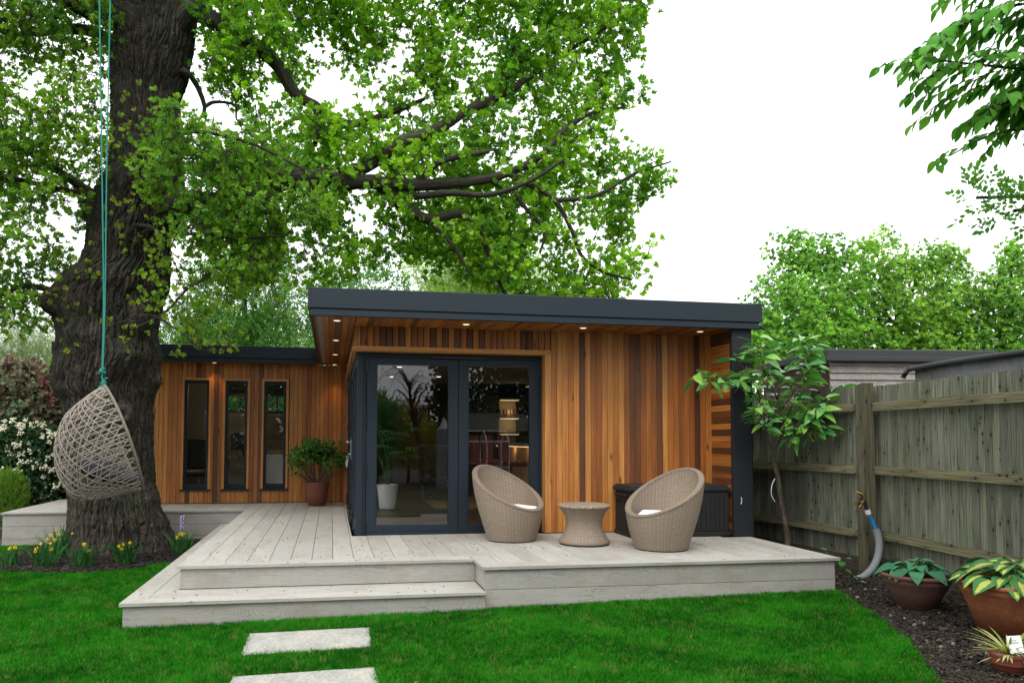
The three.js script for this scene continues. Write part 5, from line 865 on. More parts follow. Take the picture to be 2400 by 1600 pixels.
{ const vm = texture(128, 256, (u, v) => { const e = Math.abs(u - 0.5) * 2, k = smooth(0.38, 0.30, e + 0.22 * (nz(v * 9, u * 3, 64, 64) - 0.5)) * smooth(0.97, 0.85, v), l = 0.85 + 0.15 * Math.cos(e * Math.PI * 9); return [lerp(.05, .62, k) * l, lerp(.24, .64, k) * l, lerp(.05, .10, k) * l]; }, false);
  hosta('yellow and green striped hosta in the large orange pot', 5.12, gy(5, -4.9) + 0.345, -4.92, 60, 0.33, [0.9, 1.05, 0.75].map((k) => leafMat(k * .85, k * .85, k * .85, { transmission: 0.18, roughness: 0.9, clearcoat: 0.4, clearcoatRoughness: 0.35, map: vm, bumpMap: hMap, bumpScale: 0.002 })), 42, 0.95); }
{ const f = rng(43), t = thing('striped_grass_plant', 'yellow striped grass in the small plastic pot', 'plant', [4.225, gy(4.2, -4.1) + 0.10, -4.13]); const gm = [leafMat(.36, .38, .07), leafMat(.22, .30, .05), leafMat(.50, .50, .20)];
  for (let i = 0; i < 64; i++) { const m = mesh('leaf', strap(R(.13, .26, f), 0.0075, R(.4, .9, f), 6), gm[i % 3], t); m.rotation.set(-R(.35, 1.25, f), f() * 6.28, 0, 'YXZ'); }
  const l = thing('plant_tag', 'white plant label stuck in the small striped grass pot', 'label', [4.205, gy(4.2, -4.1) + 0.155, -4.05]); l.rotation.set(-0.15, -0.5, 0.08); mesh('tag_card', rbox(-0.038, 0.038, 0.0, 0.105, -0.001, 0.001, 0.001, 1), std(.75, .76, .76, 0.5), l); mesh('tag_print', join([box(-0.028, 0.01, 0.075, 0.079, 0.0011, 0.0016), box(-0.028, 0.022, 0.065, 0.068, 0.0011, 0.0016), box(-0.028, 0.016, 0.057, 0.060, 0.0011, 0.0016)]), std(.2, .22, .22, 0.6), l); }
// ---- daffodils round the oak
{ const f = rng(51), lm = leafMat(.03, .13, .025, { transmission: 0.25 }), lm2 = leafMat(.06, .17, .05, { transmission: 0.25 }), ym = leafMat(.85, .64, .02, { transmission: 0.3 });
  const petal = blade(0.027, ovate(0.3), 3, 0.2, 0.1), cup = new THREE.CylinderGeometry(0.013, 0.008, 0.02, 10, 1, true); cup.rotateX(Math.PI / 2); cup.translate(0, 0, 0.012);
  const star = []; for (let i = 0; i < 6; i++) { const g = petal.clone(); g.rotateX(-Math.PI / 2 + 0.25); g.rotateZ(i * 1.047); star.push(g); } const flowerG = join([...star, cup]);
  const place = (label, x, z, n, fl, h) => { const t = thing('daffodil_clump', label, 'flowers', [x, gy(x, z), z], 0, 'daffodil clumps round the oak'); const lg = [];
    for (let i = 0; i < n; i++) { const g = strap(R(.75, 1.1, f) * h, 0.011, R(.1, .5, f), 6); g.rotateX(-R(1.05, 1.5, f)); g.rotateY(f() * 6.28); g.translate(R(-.10, .10, f), 0, R(-.10, .10, f)); lg.push(g); }
    mesh('leaves', join(lg), lm, t).userData.kind = 'stuff';
    for (let i = 0; i < fl; i++) { const a = f() * 6.28, r = R(.02, .15, f), e = V(Math.cos(a) * r, h * R(.6, .95, f), Math.sin(a) * r); mesh('stalk', tube([[e.x * 0.3, 0, e.z * 0.3], [e.x * 0.8, e.y * 0.6, e.z * 0.8], e], 0.003, 6, 5), lm2, t); const m = mesh('flower', flowerG, ym, t); m.position.copy(e); m.rotation.set(R(-.3, .4, f), R(-1.2, 1.2, f), 0, 'YXZ'); m.scale.setScalar(R(.85, 1.15, f)); } };
  const where = ['leftmost daffodil clump at the mulch edge', 'daffodil clump with a cluster of open flowers on the left', 'tall daffodil clump close to the left riser', 'daffodil clump at the left flank of the oak', 'leafy daffodil clump in front of the oak, nearly flowerless', 'daffodil clump with orange flower in front of the oak', 'daffodil clump by the deck step right of the oak'];
  [[-3.93, -10.35, 26, 3, .30], [-3.50, -10.25, 44, 8, .36], [-3.62, -11.15, 50, 5, .42], [-3.80, -11.95, 30, 3, .36], [-3.0, -10.02, 44, 2, .34], [-2.55, -10.22, 40, 4, .34], [-2.02, -10.95, 40, 5, .36]].forEach((p, i) => place(where[i], ...p));
  const b = thing('bluebell_spike', 'pale lilac flower spike above the daffodils by the deck', 'flowers', [-2.04, gy(-2, -11.1), -11.1]); mesh('stalk', tube([[0, 0, 0], [0.01, .28, 0], [0, .50, 0]], 0.004, 8, 5), lm2, b); const bl = []; for (let i = 0; i < 22; i++) { const a = i * 2.4, s = new THREE.SphereGeometry(0.011, 6, 5); s.scale(1, 1.5, 1); s.translate(Math.cos(a) * 0.022, .34 + i * 0.0085, Math.sin(a) * 0.022); bl.push(s); } mesh('bells', join(bl), std(.36, .30, .50, 0.7), b);
  const blackG = []; for (const [x, z] of [[-3.2, -9.85], [-2.75, -9.8], [-2.3, -9.95], [-3.7, -10.0], [-2.15, -10.4], [-3.3, -10.4]]) for (let i = 0; i < 22; i++) { const g = strap(R(.12, .2, f), 0.005, 0.9, 5); g.rotateX(-R(.5, 1.1, f)); g.rotateY(f() * 6.28); g.translate(x + R(-.05, .05, f), gy(x, z), z + R(-.05, .05, f)); blackG.push(g); }
  tag(mesh('black_grass', join(blackG), std(.035, .033, .045, 0.6)), 'low tufts of black ornamental grass at the mulch edge', 'grass', null, 'stuff');
  // small weeds against the fence foot
  const w = thing('bindweed', 'round leaved weed climbing at the fence foot beside the deck', 'plant', [5.15, 0.03, -6.9]); for (const [x, y, z] of [[-.05, .34, -.3], [-.02, .25, .0], [.02, .28, -.02], [.05, .12, .05], [.10, .06, .08], [-.12, .30, -.5], [.0, .18, .02]]) { const m = mesh('leaf', blade(0.07, ovate(0.5), 4, 0.15, 0.2), leafMat(.04, .17, .03), w); m.position.set(x, y, z); m.rotation.set(R(-.2, .8, f), R(-1, 1, f), 0, 'YXZ'); } mesh('stem', tube([[.03, -.02, .04], [0, .18, .02], [-.05, .34, -.3]], 0.003, 10, 4), lm2, w);
}
// ================================================================ lawn grass, mulch, fallen bits
{ const f = rng(601), bl = [];
  const tuft = (n, h) => { const l = []; for (let i = 0; i < n; i++) { const g = blade(R(.7, 1.15, f) * h, (t) => 0.045 * (1 - t * 0.85), 2, 0.3, 0.35); g.rotateX(-R(.75, 1.5, f)); g.rotateY(f() * 6.28); g.translate(R(-.022, .022, f), 0, R(-.022, .022, f)); l.push(g); } return join(l); };
  const stonesP = [[-0.63, 0.335, -6.24, -5.60], [-0.63, 0.32, -5.12, -4.4]];
  const gm = leafMat(1, 1, 1, { transmission: 0.34, specularIntensity: 0.08 });
  const tufts = [tuft(10, .042), tuft(10, .050), tuft(9, .036)], mats = [[], [], []], cols = [[], [], []];
  let n = 0;
  for (let i = 0; i < 520000 && n < 190000; i++) {
    const z = -3.4 - 9.2 * Math.pow(f(), 1.35), half = -z * 0.95 + 0.3, x = R(Math.max(-5.2, -half), Math.min(5, half * 0.95), f);
    if (!inside(lawnPts, x, z) || (inside(bedLeftPts, x, z) && fbm(x * 3, z * 3, 1, 2) > -0.4)) continue;
    const st = stonesP.some(([a, b, c, d]) => x > a + 0.02 && x < b - 0.02 && z > c + 0.02 && z < d - 0.02); if (st) continue;
    const edge = stonesP.some(([a, b, c, d]) => x > a - 0.05 && x < b + 0.05 && z > c - 0.05 && z < d + 0.05);
    const k = n % 3, v = clamp(0.5 + 0.9 * fbm(x * 1.6, z * 1.6, 5, 3), 0, 1), dry = f() < 0.06 + 0.16 * smooth(0.12, 0.4, fbm(x * 2.6 + 9, z * 2.6, 2, 3));
    mats[k].push(M4(V(x, gy(x, z), z), quat(R(-.15, .15, f), f() * 6.28, R(-.15, .15, f)), V(1, R(.75, 1.15, f) * (0.85 + 0.3 * v) * (edge ? 0.8 : 1), 1)));
    cols[k].push(dry ? mixC([.21, .22, .06], [.11, .20, .03], f()) : mixC([.003, .066, .002], [.032, .245, .009], clamp(0.45 + (v - 0.5) * 1.2 + R(-.6, .6, f), 0, 1.15))); n++;
  }
  const g = new THREE.Group(); g.name = 'grass'; scene.add(g); tag(g, 'short vivid green grass of the mown lawn', 'grass', null, 'stuff');
  tufts.forEach((t, k) => instanced('grass_blades', t, gm, mats[k], g, cols[k]));
}
{ const f = rng(602), chips = [0, 1, 2].map(() => { const g = new THREE.BoxGeometry(1, 0.22, 0.42, 2, 1, 1), p = g.attributes.position; for (let i = 0; i < p.count; i++) { const q = V(p.getX(i), p.getY(i), p.getZ(i)); p.setXYZ(i, q.x + 0.22 * N3.noise(q.x * 3 + f(), q.y * 9, q.z * 5), q.y + 0.1 * N3.noise(q.x * 4, q.z * 4, f()), q.z * (1 - 0.5 * Math.abs(q.x)) + 0.1 * N3.noise(q.x * 5, 2, f())); } g.computeVertexNormals(); return g; });
  const cm = std(1, 1, 1, 0.9, { map: barkMap });
  const mulch = (label, pts, test, n, seed, pal, sc) => { const q = rng(seed), mats = [[], [], []], cols = [[], [], []]; let made = 0; const xs = pts.map((p) => p[0]), zs = pts.map((p) => p[1]);
    for (let i = 0; i < n * 12 && made < n; i++) { const x = R(Math.min(...xs), Math.max(...xs), q), z = R(Math.max(-10.5 - 3, Math.min(...zs)), Math.max(...zs), q); if (!inside(pts, x, z) || !test(x, z, q)) continue; const k = made % 3, s = R(...sc, q) * (q() < 0.06 ? 1.9 : 1);
      mats[k].push(M4(V(x, gy(x, z) + 0.014 + q() * 0.018, z), quat(R(-.45, .45, q), q() * 6.28, R(-.45, .45, q)), V(s, s * R(.6, 1.2, q), s * R(.6, 1.2, q)))); const c = pal[Math.floor(Math.pow(q(), 1.5) * pal.length)], b = R(.7, 1.3, q); cols[k].push(rgb(c[0] * b, c[1] * b, c[2] * b)); made++; }
    const g = new THREE.Group(); g.name = numbered('bark_mulch'); scene.add(g); tag(g, label, 'bark mulch', null, 'stuff'); chips.forEach((c, k) => instanced('bark_chips', c, cm, mats[k], g, cols[k])); };
  mulch('red brown bark chips round the oak', bedLeftPts, (x, z) => Math.hypot(x + 3, z + 11.7) > 0.7, 13000, 603, [[.10, .05, .035], [.07, .035, .025], [.045, .027, .022], [.16, .09, .065], [.024, .018, .016]], [.018, .042]);
  mulch('dark soil and bark chips between lawn and fence', bedRightPts, (x, z, q) => z < -3.5 && z > -9.3 && x > 3.5, 17000, 604, [[.05, .036, .028], [.075, .050, .036], [.12, .085, .06], [.035, .027, .022], [.19, .14, .10], [.27, .22, .17]], [.012, .036]);
  // small stones and fallen leaves
  const peb = new THREE.IcosahedronGeometry(1, 1), pm = [], pc = []; for (let i = 0; i < 170; i++) { const x = R(4.0, 6, f), z = R(-8, -3.9, f); if (!inside(bedRightPts, x, z)) continue; const s = R(.008, .02, f); pm.push(M4(V(x, gy(x, z) + 0.018, z), quat(f() * 3, f() * 3, 0), V(s * 1.4, s * 0.7, s))); pc.push(mixC([.12, .10, .08], [.28, .25, .21], f())); }
  tag(instanced('pebbles', peb, std(1, 1, 1, 0.8, { map: stoneMap }), pm, scene, pc), 'small pale stones lying in the fence bed', 'pebbles');
  const lf = join([blade(0.030, ovate(0.28), 3, 0.35, 0.3), new THREE.BoxGeometry(0.028, 0.003, 0.003).translate(0.012, 0.002, 0.012)]), lm = [], lc = [];
  for (let i = 0; i < 250; i++) { let x, z, y; const q = f(); if (q < 0.62) { x = R(-1.25, 3.6, f); z = R(-9.0, F + 0.02, f); y = DK; } else if (q < 0.72) { x = R(3.6, 4.85, f); z = R(-8.2, F2, f); y = DK; } else if (q < 0.82) { x = R(-1.6, 1.3, f); z = R(F, SZ, f) + 0.01; y = SY; } else if (q < 0.9) { x = R(-1.25, 0.2, f); z = R(-13, -9, f); y = DK; } else { x = R(-1.2, 3.8, f); z = R(-6.4, -4.2, f); y = gy(x, z) + 0.035; }
    lm.push(M4(V(x, y + 0.003, z), quat(R(-.3, .3, f), f() * 6.28, R(-.5, .5, f)), R(.35, 1.0, f))); lc.push(f() < 0.1 ? rgb(.06, .2, .02) : mixC([.26, .15, .05], [.11, .055, .025], f())); }
  tag(instanced('fallen_leaves', lf, std(1, 1, 1, 0.8, { side: THREE.DoubleSide }), lm, scene, lc), 'small brown fallen leaves and catkins scattered on deck and steps', 'fallen leaves');
}
// ================================================================ sheds next door
{ const felt = std(.042, .044, .047, 0.95, { bumpMap: grit, bumpScale: 0.004 }), pale = std(.36, .325, .31, 0.8, { map: stoneMap, bumpMap: fenceBump, bumpScale: 0.003 }), redW = std(.085, .040, .032, 0.85, { map: fenceMap });
  const s = thing('white_boarded_shed', 'shed beyond the fence with flaking white boards under a black felt roof', 'shed', [7.2, 0, -9.85], -0.13);
  mesh('wall', box(0.03, 2.4, -0.1, 2.72, -2.3, -0.05), redW, s);
  for (let i = 0; i < 7; i++) { const g = box(0, 2.42, 0, 0.098, 0, 0.02); g.rotateX(-0.22); g.translate(0, 2.60 - i * 0.102, -0.035); grain(g, 0); mesh('wall_board', g, pale, s); }
  mesh('roof', join([rbox(-0.08, 2.5, 2.72, 2.84, -2.4, 0.06, 0.02), rbox(-0.10, 2.5, 2.66, 2.735, 0.02, 0.075, 0.012)]), felt, s);
  const b = thing('felt_roofed_shed', 'lower shed beyond the fence with grey edge board and torn felt roof', 'shed', [6.22, 0.03, -7.15], 0.02), gw = std(.30, .315, .335, 0.85, { map: stoneMap, bumpMap: fenceBump, bumpScale: 0.002 });
  mesh('wall', box(0.06, 2.2, -0.1, 2.16, 0.06, 4.2), redW, b); mesh('edge_board', grain(box(0, 0.03, 2.10, 2.265, 0.02, 4.3), 2), gw, b); mesh('edge_board', grain(box(0.031, 2.3, 2.10, 2.265, 0.02, 0.05), 0), gw, b);
  const rg = new THREE.PlaneGeometry(2.5, 4.5, 14, 60); rg.rotateX(-Math.PI / 2); rg.translate(1.2, 2.29, 2.2); const p = rg.attributes.position; for (let i = 0; i < p.count; i++) { const e = p.getX(i) < 0 ? 1 : 0, c = Math.exp(-Math.hypot(p.getX(i) * 2, (p.getZ(i) + 0.05) * 2) * 1.3); p.setY(i, p.getY(i) + 0.018 * fbm(p.getX(i) * 3, 1, p.getZ(i) * 2.4, 3) - e * 0.035 - 0.06 * c); p.setX(i, p.getX(i) - e * 0.02 - 0.08 * c); } rg.computeVertexNormals();
  mesh('roof', rg, std(.036, .038, .042, 0.9, { side: THREE.DoubleSide, bumpMap: grit, bumpScale: 0.004 }), b);
  mesh('roof_edge', join([tube([[-0.06, 2.25, 0.0], [-0.05, 2.27, 0.4], [-0.04, 2.285, 1.2], [-0.04, 2.29, 4.4]], 0.028, 40, 8), tube([[-0.09, 2.16, -0.05], [-0.05, 2.24, -0.03], [0.3, 2.285, -0.02], [2.3, 2.29, -0.02]], 0.026, 30, 8)]), felt, b);
}
// ================================================================ things inside, seen through the glass
const FL = 0.372;
{ const f = rng(701), p = thing('white_plant_pot', 'white ribbed plant pot just inside the left glass door', 'pot', [0.90, FL, -12.1]);
  const prof = [[0.001, 0]]; for (let i = 0; i <= 5; i++) { const y = i * 0.068, r = 0.125 + i * 0.0085; prof.push([r, y + 0.002], [r + 0.007, y + 0.062], [r + 0.004, y + 0.067]); } prof.push([0.155, 0.41], [0.150, 0.38], [0.001, 0.36]);
  mesh('pot_body', lathe(prof, 40), std(.62, .62, .60, 0.35), p);
  const t = thing('fan_palm', 'small fan palm standing in the white ribbed pot', 'plant', [0.90, FL + 0.36, -12.1]), st = [], lm = leafMat(.05, .14, .03, { transmission: 0.25 });
  for (let i = 0; i < 15; i++) { const a = i * 2.4, r = R(.12, .5, f), h = R(.45, 1.05, f), e = V(Math.cos(a) * r, h, Math.sin(a) * r); st.push(tube([[0, 0, 0], [e.x * 0.3, h * 0.6, e.z * 0.3], e], 0.006, 8, 5)); const l = []; for (let k = 0; k < 11; k++) { const g = strap(.24, .022, .35, 4); g.rotateY((k - 5) * 0.3); l.push(g); } const m = mesh('frond', join(l), lm, t); m.position.copy(e); m.rotation.set(-0.1, -a + Math.PI / 2, 0, 'YXZ'); }
  mesh('stems', join(st), leafMat(.06, .15, .03), t);
  const rug = mesh('woven_rug', grain(rbox(1.68, 3.4, FL + 0.002, FL + 0.014, -14.45, -12.1, 0.005), 0), std(.36, .26, .15, 0.95, { map: weaveMap, bumpMap: weaveBump, bumpScale: 0.004 })); tag(rug, 'pale tan woven rug on the room floor', 'rug');
}
{ const a = thing('lounge_chair', 'dark armchair with a brown fur throw standing on the rug', 'armchair', [1.98, FL, -13.9]), wood = std(.05, .024, .014, 0.5), fur = std(.045, .034, .026, 0.95);
  for (const [x, z] of [[-.33, .3], [.33, .3], [-.33, -.3], [.33, -.3]]) mesh('leg', new THREE.CylinderGeometry(.022, .016, .34, 10).translate(x, .17, z), wood, a);
  mesh('seat', rbox(-.36, .36, .32, .46, -.34, .36, .05, 3), std(.03, .028, .028, .8), a); const bk = rbox(-.36, .36, 0, .62, -.07, .07, .06, 3); bk.rotateX(-.25); bk.translate(0, .42, -.32); mesh('backrest', bk, std(.03, .028, .028, .8), a);
  const g = new THREE.IcosahedronGeometry(1, 22), p = g.attributes.position, f = rng(9); for (let i = 0; i < p.count; i++) { const v = V(p.getX(i), p.getY(i), p.getZ(i)), k = 1 + .16 * fbm(v.x * 3, v.y * 3, v.z * 3, 3) + .05 * f(); p.setXYZ(i, v.x * .34 * k - .12, v.y * .46 * k + .55, v.z * .26 * k + .05); } g.computeVertexNormals(); mesh('fur_throw', g, fur, a); }
{ const vel = std(.15, .032, .020, .75), bl = std(.012, .012, .014, .5); const where = ['rust velvet bar stool nearest the glass doors', 'rust velvet bar stool in the middle of the row', 'rust velvet bar stool deepest in the room'];
  [[2.93, -12.1], [2.80, -12.75], [2.70, -13.45]].forEach(([x, z], i) => { const s = thing('bar_stool', where[i], 'bar stool', [x, FL, z], 0, 'rust bar stools at the lit counter');
    const sh = surf((u, v) => { const a = (u - 0.5) * 2.4, t = v; const y = lerp(.70, 1.20, Math.pow(t, 1.2)), r = .21 + .02 * t; return V(-Math.cos(a) * r + .02 * (1 - t), y, Math.sin(a) * r * 0.95); }, 20, 14, 1, 1); mesh('backrest', sh, new THREE.MeshStandardMaterial({ color: rgb(.15, .032, .02), roughness: .75, side: THREE.DoubleSide }), s);
    mesh('seat', rbox(-.20, .24, .69, .78, -.21, .21, .04, 3), vel, s); mesh('column', new THREE.CylinderGeometry(.025, .03, .68, 12).translate(0, .35, 0), bl, s); mesh('base', new THREE.CylinderGeometry(.19, .2, .02, 28).translate(0, .01, 0), bl, s); mesh('footrest', new THREE.TorusGeometry(.15, .010, 6, 24).rotateX(Math.PI / 2).translate(0, .26, 0), bl, s); }); }
{ const c = thing('bar_counter', 'bar counter with lit ribbed front and stone top', 'counter', [0, FL, 0]), rib = std(.30, .19, .09, .6); mesh('counter_top', rbox(3.14, 4.2, 1.02, 1.065, -14.4, -11.6, .006), std(.38, .38, .37, .35), c); mesh('body', box(3.30, 4.1, 0, 1.02, -14.3, -11.7), std(.05, .035, .02, .8), c);
  const rg = []; for (let z = -14.3; z < -11.7; z += .036) rg.push(new THREE.CylinderGeometry(.013, .013, 1.0, 8).translate(3.292, .5, z)); for (let x = 3.31; x < 4.1; x += .036) rg.push(new THREE.CylinderGeometry(.013, .013, 1.0, 8).translate(x, .5, -11.69)); mesh('ribbed_front', join(rg), rib, c).userData.kind = 'stuff';
  const gl = std(1, .8, .5, .5, { emissive: rgb(1, .66, .3), emissiveIntensity: 0.8 }); mesh('light_strip', join([box(3.17, 3.185, 1.005, 1.015, -14.3, -11.65), box(3.19, 4.1, 1.005, 1.015, -11.63, -11.615)]), gl, c);
  for (const [x, z] of [[3.2, -13.2], [3.2, -12.2], [3.5, -11.6]]) { const l = new THREE.PointLight(rgb(1, .62, .28), 0.04); l.position.set(x, FL + .96, z); l.castShadow = true; scene.add(l); } }
{ const s = thing('wall_shelf', 'lit wall shelf holding bottles and small ornaments', 'shelf', [0, 0, 0]), bd = std(.40, .34, .24, .7), gl = std(1, .85, .6, .5, { emissive: rgb(1, .78, .45), emissiveIntensity: 0.6 }), f = rng(5);
  mesh('back_panel', box(3.62, 4.0, 1.35, 2.40, -16.09, -16.06), std(.34, .28, .19, .8), s); for (const y of [2.36, 1.96, 1.62]) { mesh('shelf_board', box(3.58, 4.03, y, y + .035, -16.06, -15.82), bd, s); mesh('light_strip', box(3.60, 4.01, y - .012, y - .002, -15.85, -15.83), gl, s); }
  for (const y of [2.2, 1.85]) { const l = new THREE.PointLight(rgb(1, .72, .36), .05); l.position.set(3.82, y, -15.8); l.castShadow = true; scene.add(l); }
  const bm = [std(.30, .12, .06, .3), std(.10, .05, .03, .3), std(.5, .4, .3, .4)]; const nm = ['copper cup at the left end of the lit shelf', 'dark bottle on the lit shelf beside the copper cup', 'pale jar in the middle of the lit shelf', 'copper bowl right of the pale jar on the lit shelf', 'dark jar at the right end of the lit shelf']; for (let i = 0; i < 5; i++) { const o = mesh('shelf_ornament', lathe([[.001, 0], [.045, 0], [.055, .05], [.04, .10], [.02, .13 + .05 * f()], [.022, .17]], 16), bm[i % 3]); o.position.set(3.63 + i * .085, 1.996, -15.95); tag(o, nm[i], 'ornament', 'ornaments on the lit shelf'); }
  const mir = mesh('round_mirror', new THREE.CylinderGeometry(.42, .42, .02, 48).rotateX(Math.PI / 2), std(.05, .05, .045, .12, { metalness: .6 })); mir.position.set(4.45, 1.95, -16.085); mir.scale.set(.56, 1, 1); tag(mir, 'dark round wall mirror right of the lit shelf', 'mirror');
  const pn = thing('pendant_lamp', 'dome pendant lamp with copper inside above the counter', 'lamp', [3.55, 2.42, -12.6]); mesh('shade', lathe([[.23, 0], [.22, .012], [.15, .07], [.05, .17], [.022, .26], [.018, .26], [.045, .165], [.145, .063], [.215, .008], [.23, 0]], 40), std(.45, .40, .33, .6), pn); mesh('cable', new THREE.CylinderGeometry(.004, .004, .1, 6).translate(0, .30, 0), blackMetal, pn);
  const pb = mesh('bulb', new THREE.SphereGeometry(.035, 14, 10).translate(0, .05, 0), std(1, .8, .5, .5, { emissive: rgb(1, .6, .26), emissiveIntensity: 4 }), pn); const pl = new THREE.PointLight(rgb(1, .58, .25), 0.3); pl.position.set(3.55, 2.47, -12.6); pl.castShadow = true; scene.add(pl);
  // recessed lamps in the ceiling
  const cl = thing('ceiling_lights', 'small round lights set in the room ceiling', 'ceiling light', [0, 0, 0]); cl.name = 'ceiling_light_cluster';
  scene.remove(cl);
  const disc = new THREE.CylinderGeometry(.04, .04, .006, 18), cg = std(1, .9, .75, .5, { emissive: rgb(1, .85, .62), emissiveIntensity: 1.3 }); const cn = ['ceiling spotlight upper left behind the left door', 'ceiling spotlight deeper behind the left door', 'ceiling spotlight near the right edge of the left door', 'ceiling spotlight behind the top left of the right door'];
  [[1.12, -12.6], [1.15, -14.6], [2.05, -14.4], [2.25, -12.9]].forEach(([x, z], i) => { const d = mesh('ceiling_spotlight', disc, cg); d.position.set(x, 2.715, z); tag(d, cn[i], 'ceiling light', 'recessed ceiling lights in the room'); const l = new THREE.SpotLight(rgb(1, .78, .5), 0.5, 0, .75, .6); l.position.set(x, 2.70, z); l.target.position.set(x, 0, z); l.castShadow = true; scene.add(l, l.target); }); }
// office in the wing
{ const bl = std(.014, .014, .015, .6), t = thing('office_chair', 'black mesh office chair behind the left window', 'office chair', [-2.45, FL, -15.0]); mesh('backrest', rbox(-.24, .24, .55, 1.12, -.03, .03, .025, 3), bl, t); mesh('seat', rbox(-.25, .25, .42, .50, -.02, .46, .03, 3), bl, t); mesh('column', new THREE.CylinderGeometry(.025, .03, .36, 12).translate(0, .25, .2), steel, t);
  for (let i = 0; i < 5; i++) { const g = rbox(0, .29, .06, .09, -.02, .02, .01); g.rotateY(i * 1.2566); g.translate(0, 0, .2); mesh('base_spoke', g, bl, t); } for (const s of [-1, 1]) mesh('armrest', join([rbox(s * .28 - .02, s * .28 + .02, .68, .71, .0, .28, .01), box(s * .28 - .012, s * .28 + .012, .45, .68, .1, .14)]), bl, t);
  tag(mesh('chair_pad', rbox(-2.66, -2.24, FL + .50, FL + .545, -14.96, -14.6, .02, 3), std(.42, .28, .18, .9)), 'tan pad on the black office chair seat', 'cushion');
  const d = thing('trestle_desk', 'wooden desk top on pale trestles behind the middle window', 'desk', [0, FL, 0]); mesh('desk_top', grain(rbox(-2.2, -1.2, .735, .765, -16.2, -15.3, .004), 0), std(.30, .17, .08, .5, { map: cedarMap }), d); for (const x of [-2.05, -1.4]) for (const s of [-1, 1]) mesh('leg', tube([[x, .735, -15.7 + s * .04], [x + .02, 0, -15.7 + s * .3]], .022, 4, 6), std(.45, .45, .44, .6), d); mesh('cross_bar', box(-2.05, -1.4, .2, .23, -15.5, -15.47), std(.45, .45, .44, .6), d);
  const mo = thing('computer_monitor', 'dark computer monitor on the desk behind the middle window', 'monitor', [-1.72, FL + .765, -15.75], .2); mesh('screen', rbox(-.28, .28, .12, .48, -.02, .02, .01), bl, mo); mesh('stand', join([box(-.03, .03, .0, .2, -.03, -.02), rbox(-.12, .12, 0, .012, -.1, .08, .004)]), bl, mo);
  const c = thing('white_cabinet', 'pale low cabinet behind the right window', 'cabinet', [0, FL, 0]); mesh('body', rbox(-1.35, -.35, 0, .80, -14.95, -14.5, .006), std(.56, .53, .48, .6), c); mesh('top', rbox(-1.37, -.33, .80, .83, -14.97, -14.48, .005), std(.62, .6, .56, .5), c); mesh('door_panel', join([box(-1.33, -.86, .03, .77, -14.5, -14.485), box(-.84, -.37, .03, .77, -14.5, -14.485)]), std(.56, .53, .48, .6), c);
  const rl = [['rolled brown paper on the cabinet behind the right window', -.95, .03], ['second paper roll leaning on the cabinet', -.80, .025]]; rl.forEach(([l, x, r], i) => { const o = mesh('paper_roll', new THREE.CylinderGeometry(r, r, .5, 18, 1, true).rotateZ(1.5).rotateY(.5 + i * .2), new THREE.MeshStandardMaterial({ color: rgb(.42, .33, .24), roughness: .8, side: THREE.DoubleSide })); o.position.set(x, FL + .83 + r + .004 + i * .035, -14.7 - i * .03); tag(o, l, 'paper roll'); });
  // brick back wall of the office
  const bw = thing('brick_wall', 'pale brick inner wall behind the right window', 'wall', [0, 0, 0]), f = rng(88), bm = [[.30, .24, .17], [.34, .27, .19], [.26, .20, .14]].map((q) => std(...q, .9, { map: stoneMap }));
  mesh('mortar', box(-1.5, .115, .372, 2.055, -16.99, -16.965), std(.22, .19, .15, .95), bw); for (let r = 0; r < 21; r++) for (let k = 0; k < 8; k++) { const x = -1.49 + k * .225 + (r % 2) * .11, y = .376 + r * .078; if (x + .2 > .1) continue; mesh('brick', box(x, x + .213, y, y + .068, -16.965, -16.948 + .004 * f()), bm[Math.floor(f() * 3)], bw); }
  const wl = thing('wall_lamp', 'small swan neck wall lamp behind the right window', 'lamp', [-.72, 1.60, -16.9]); mesh('arm', tube([[0, 0, -.04], [0, .12, .02], [.06, .14, .08], [.09, .06, .1]], .008, 14, 6), brass, wl); mesh('shade', lathe([[.06, 0], [.03, .08], [.012, .1], [.01, .1], [.028, .078], [.058, .002]], 20).translate(.09, -.04, .1), std(.6, .5, .35, .6), wl);
  const l = new THREE.PointLight(rgb(1, .8, .55), 0.5); l.position.set(-1.9, 2.55, -15.4); l.castShadow = true; scene.add(l); const cd = mesh('ceiling_lamp', new THREE.CylinderGeometry(.09, .09, .03, 24), std(1, .9, .7, .5, { emissive: rgb(1, .82, .55), emissiveIntensity: 1.5 })); cd.position.set(-1.9, 2.66, -15.4); tag(cd, 'flush ceiling lamp in the wing office', 'lamp'); }
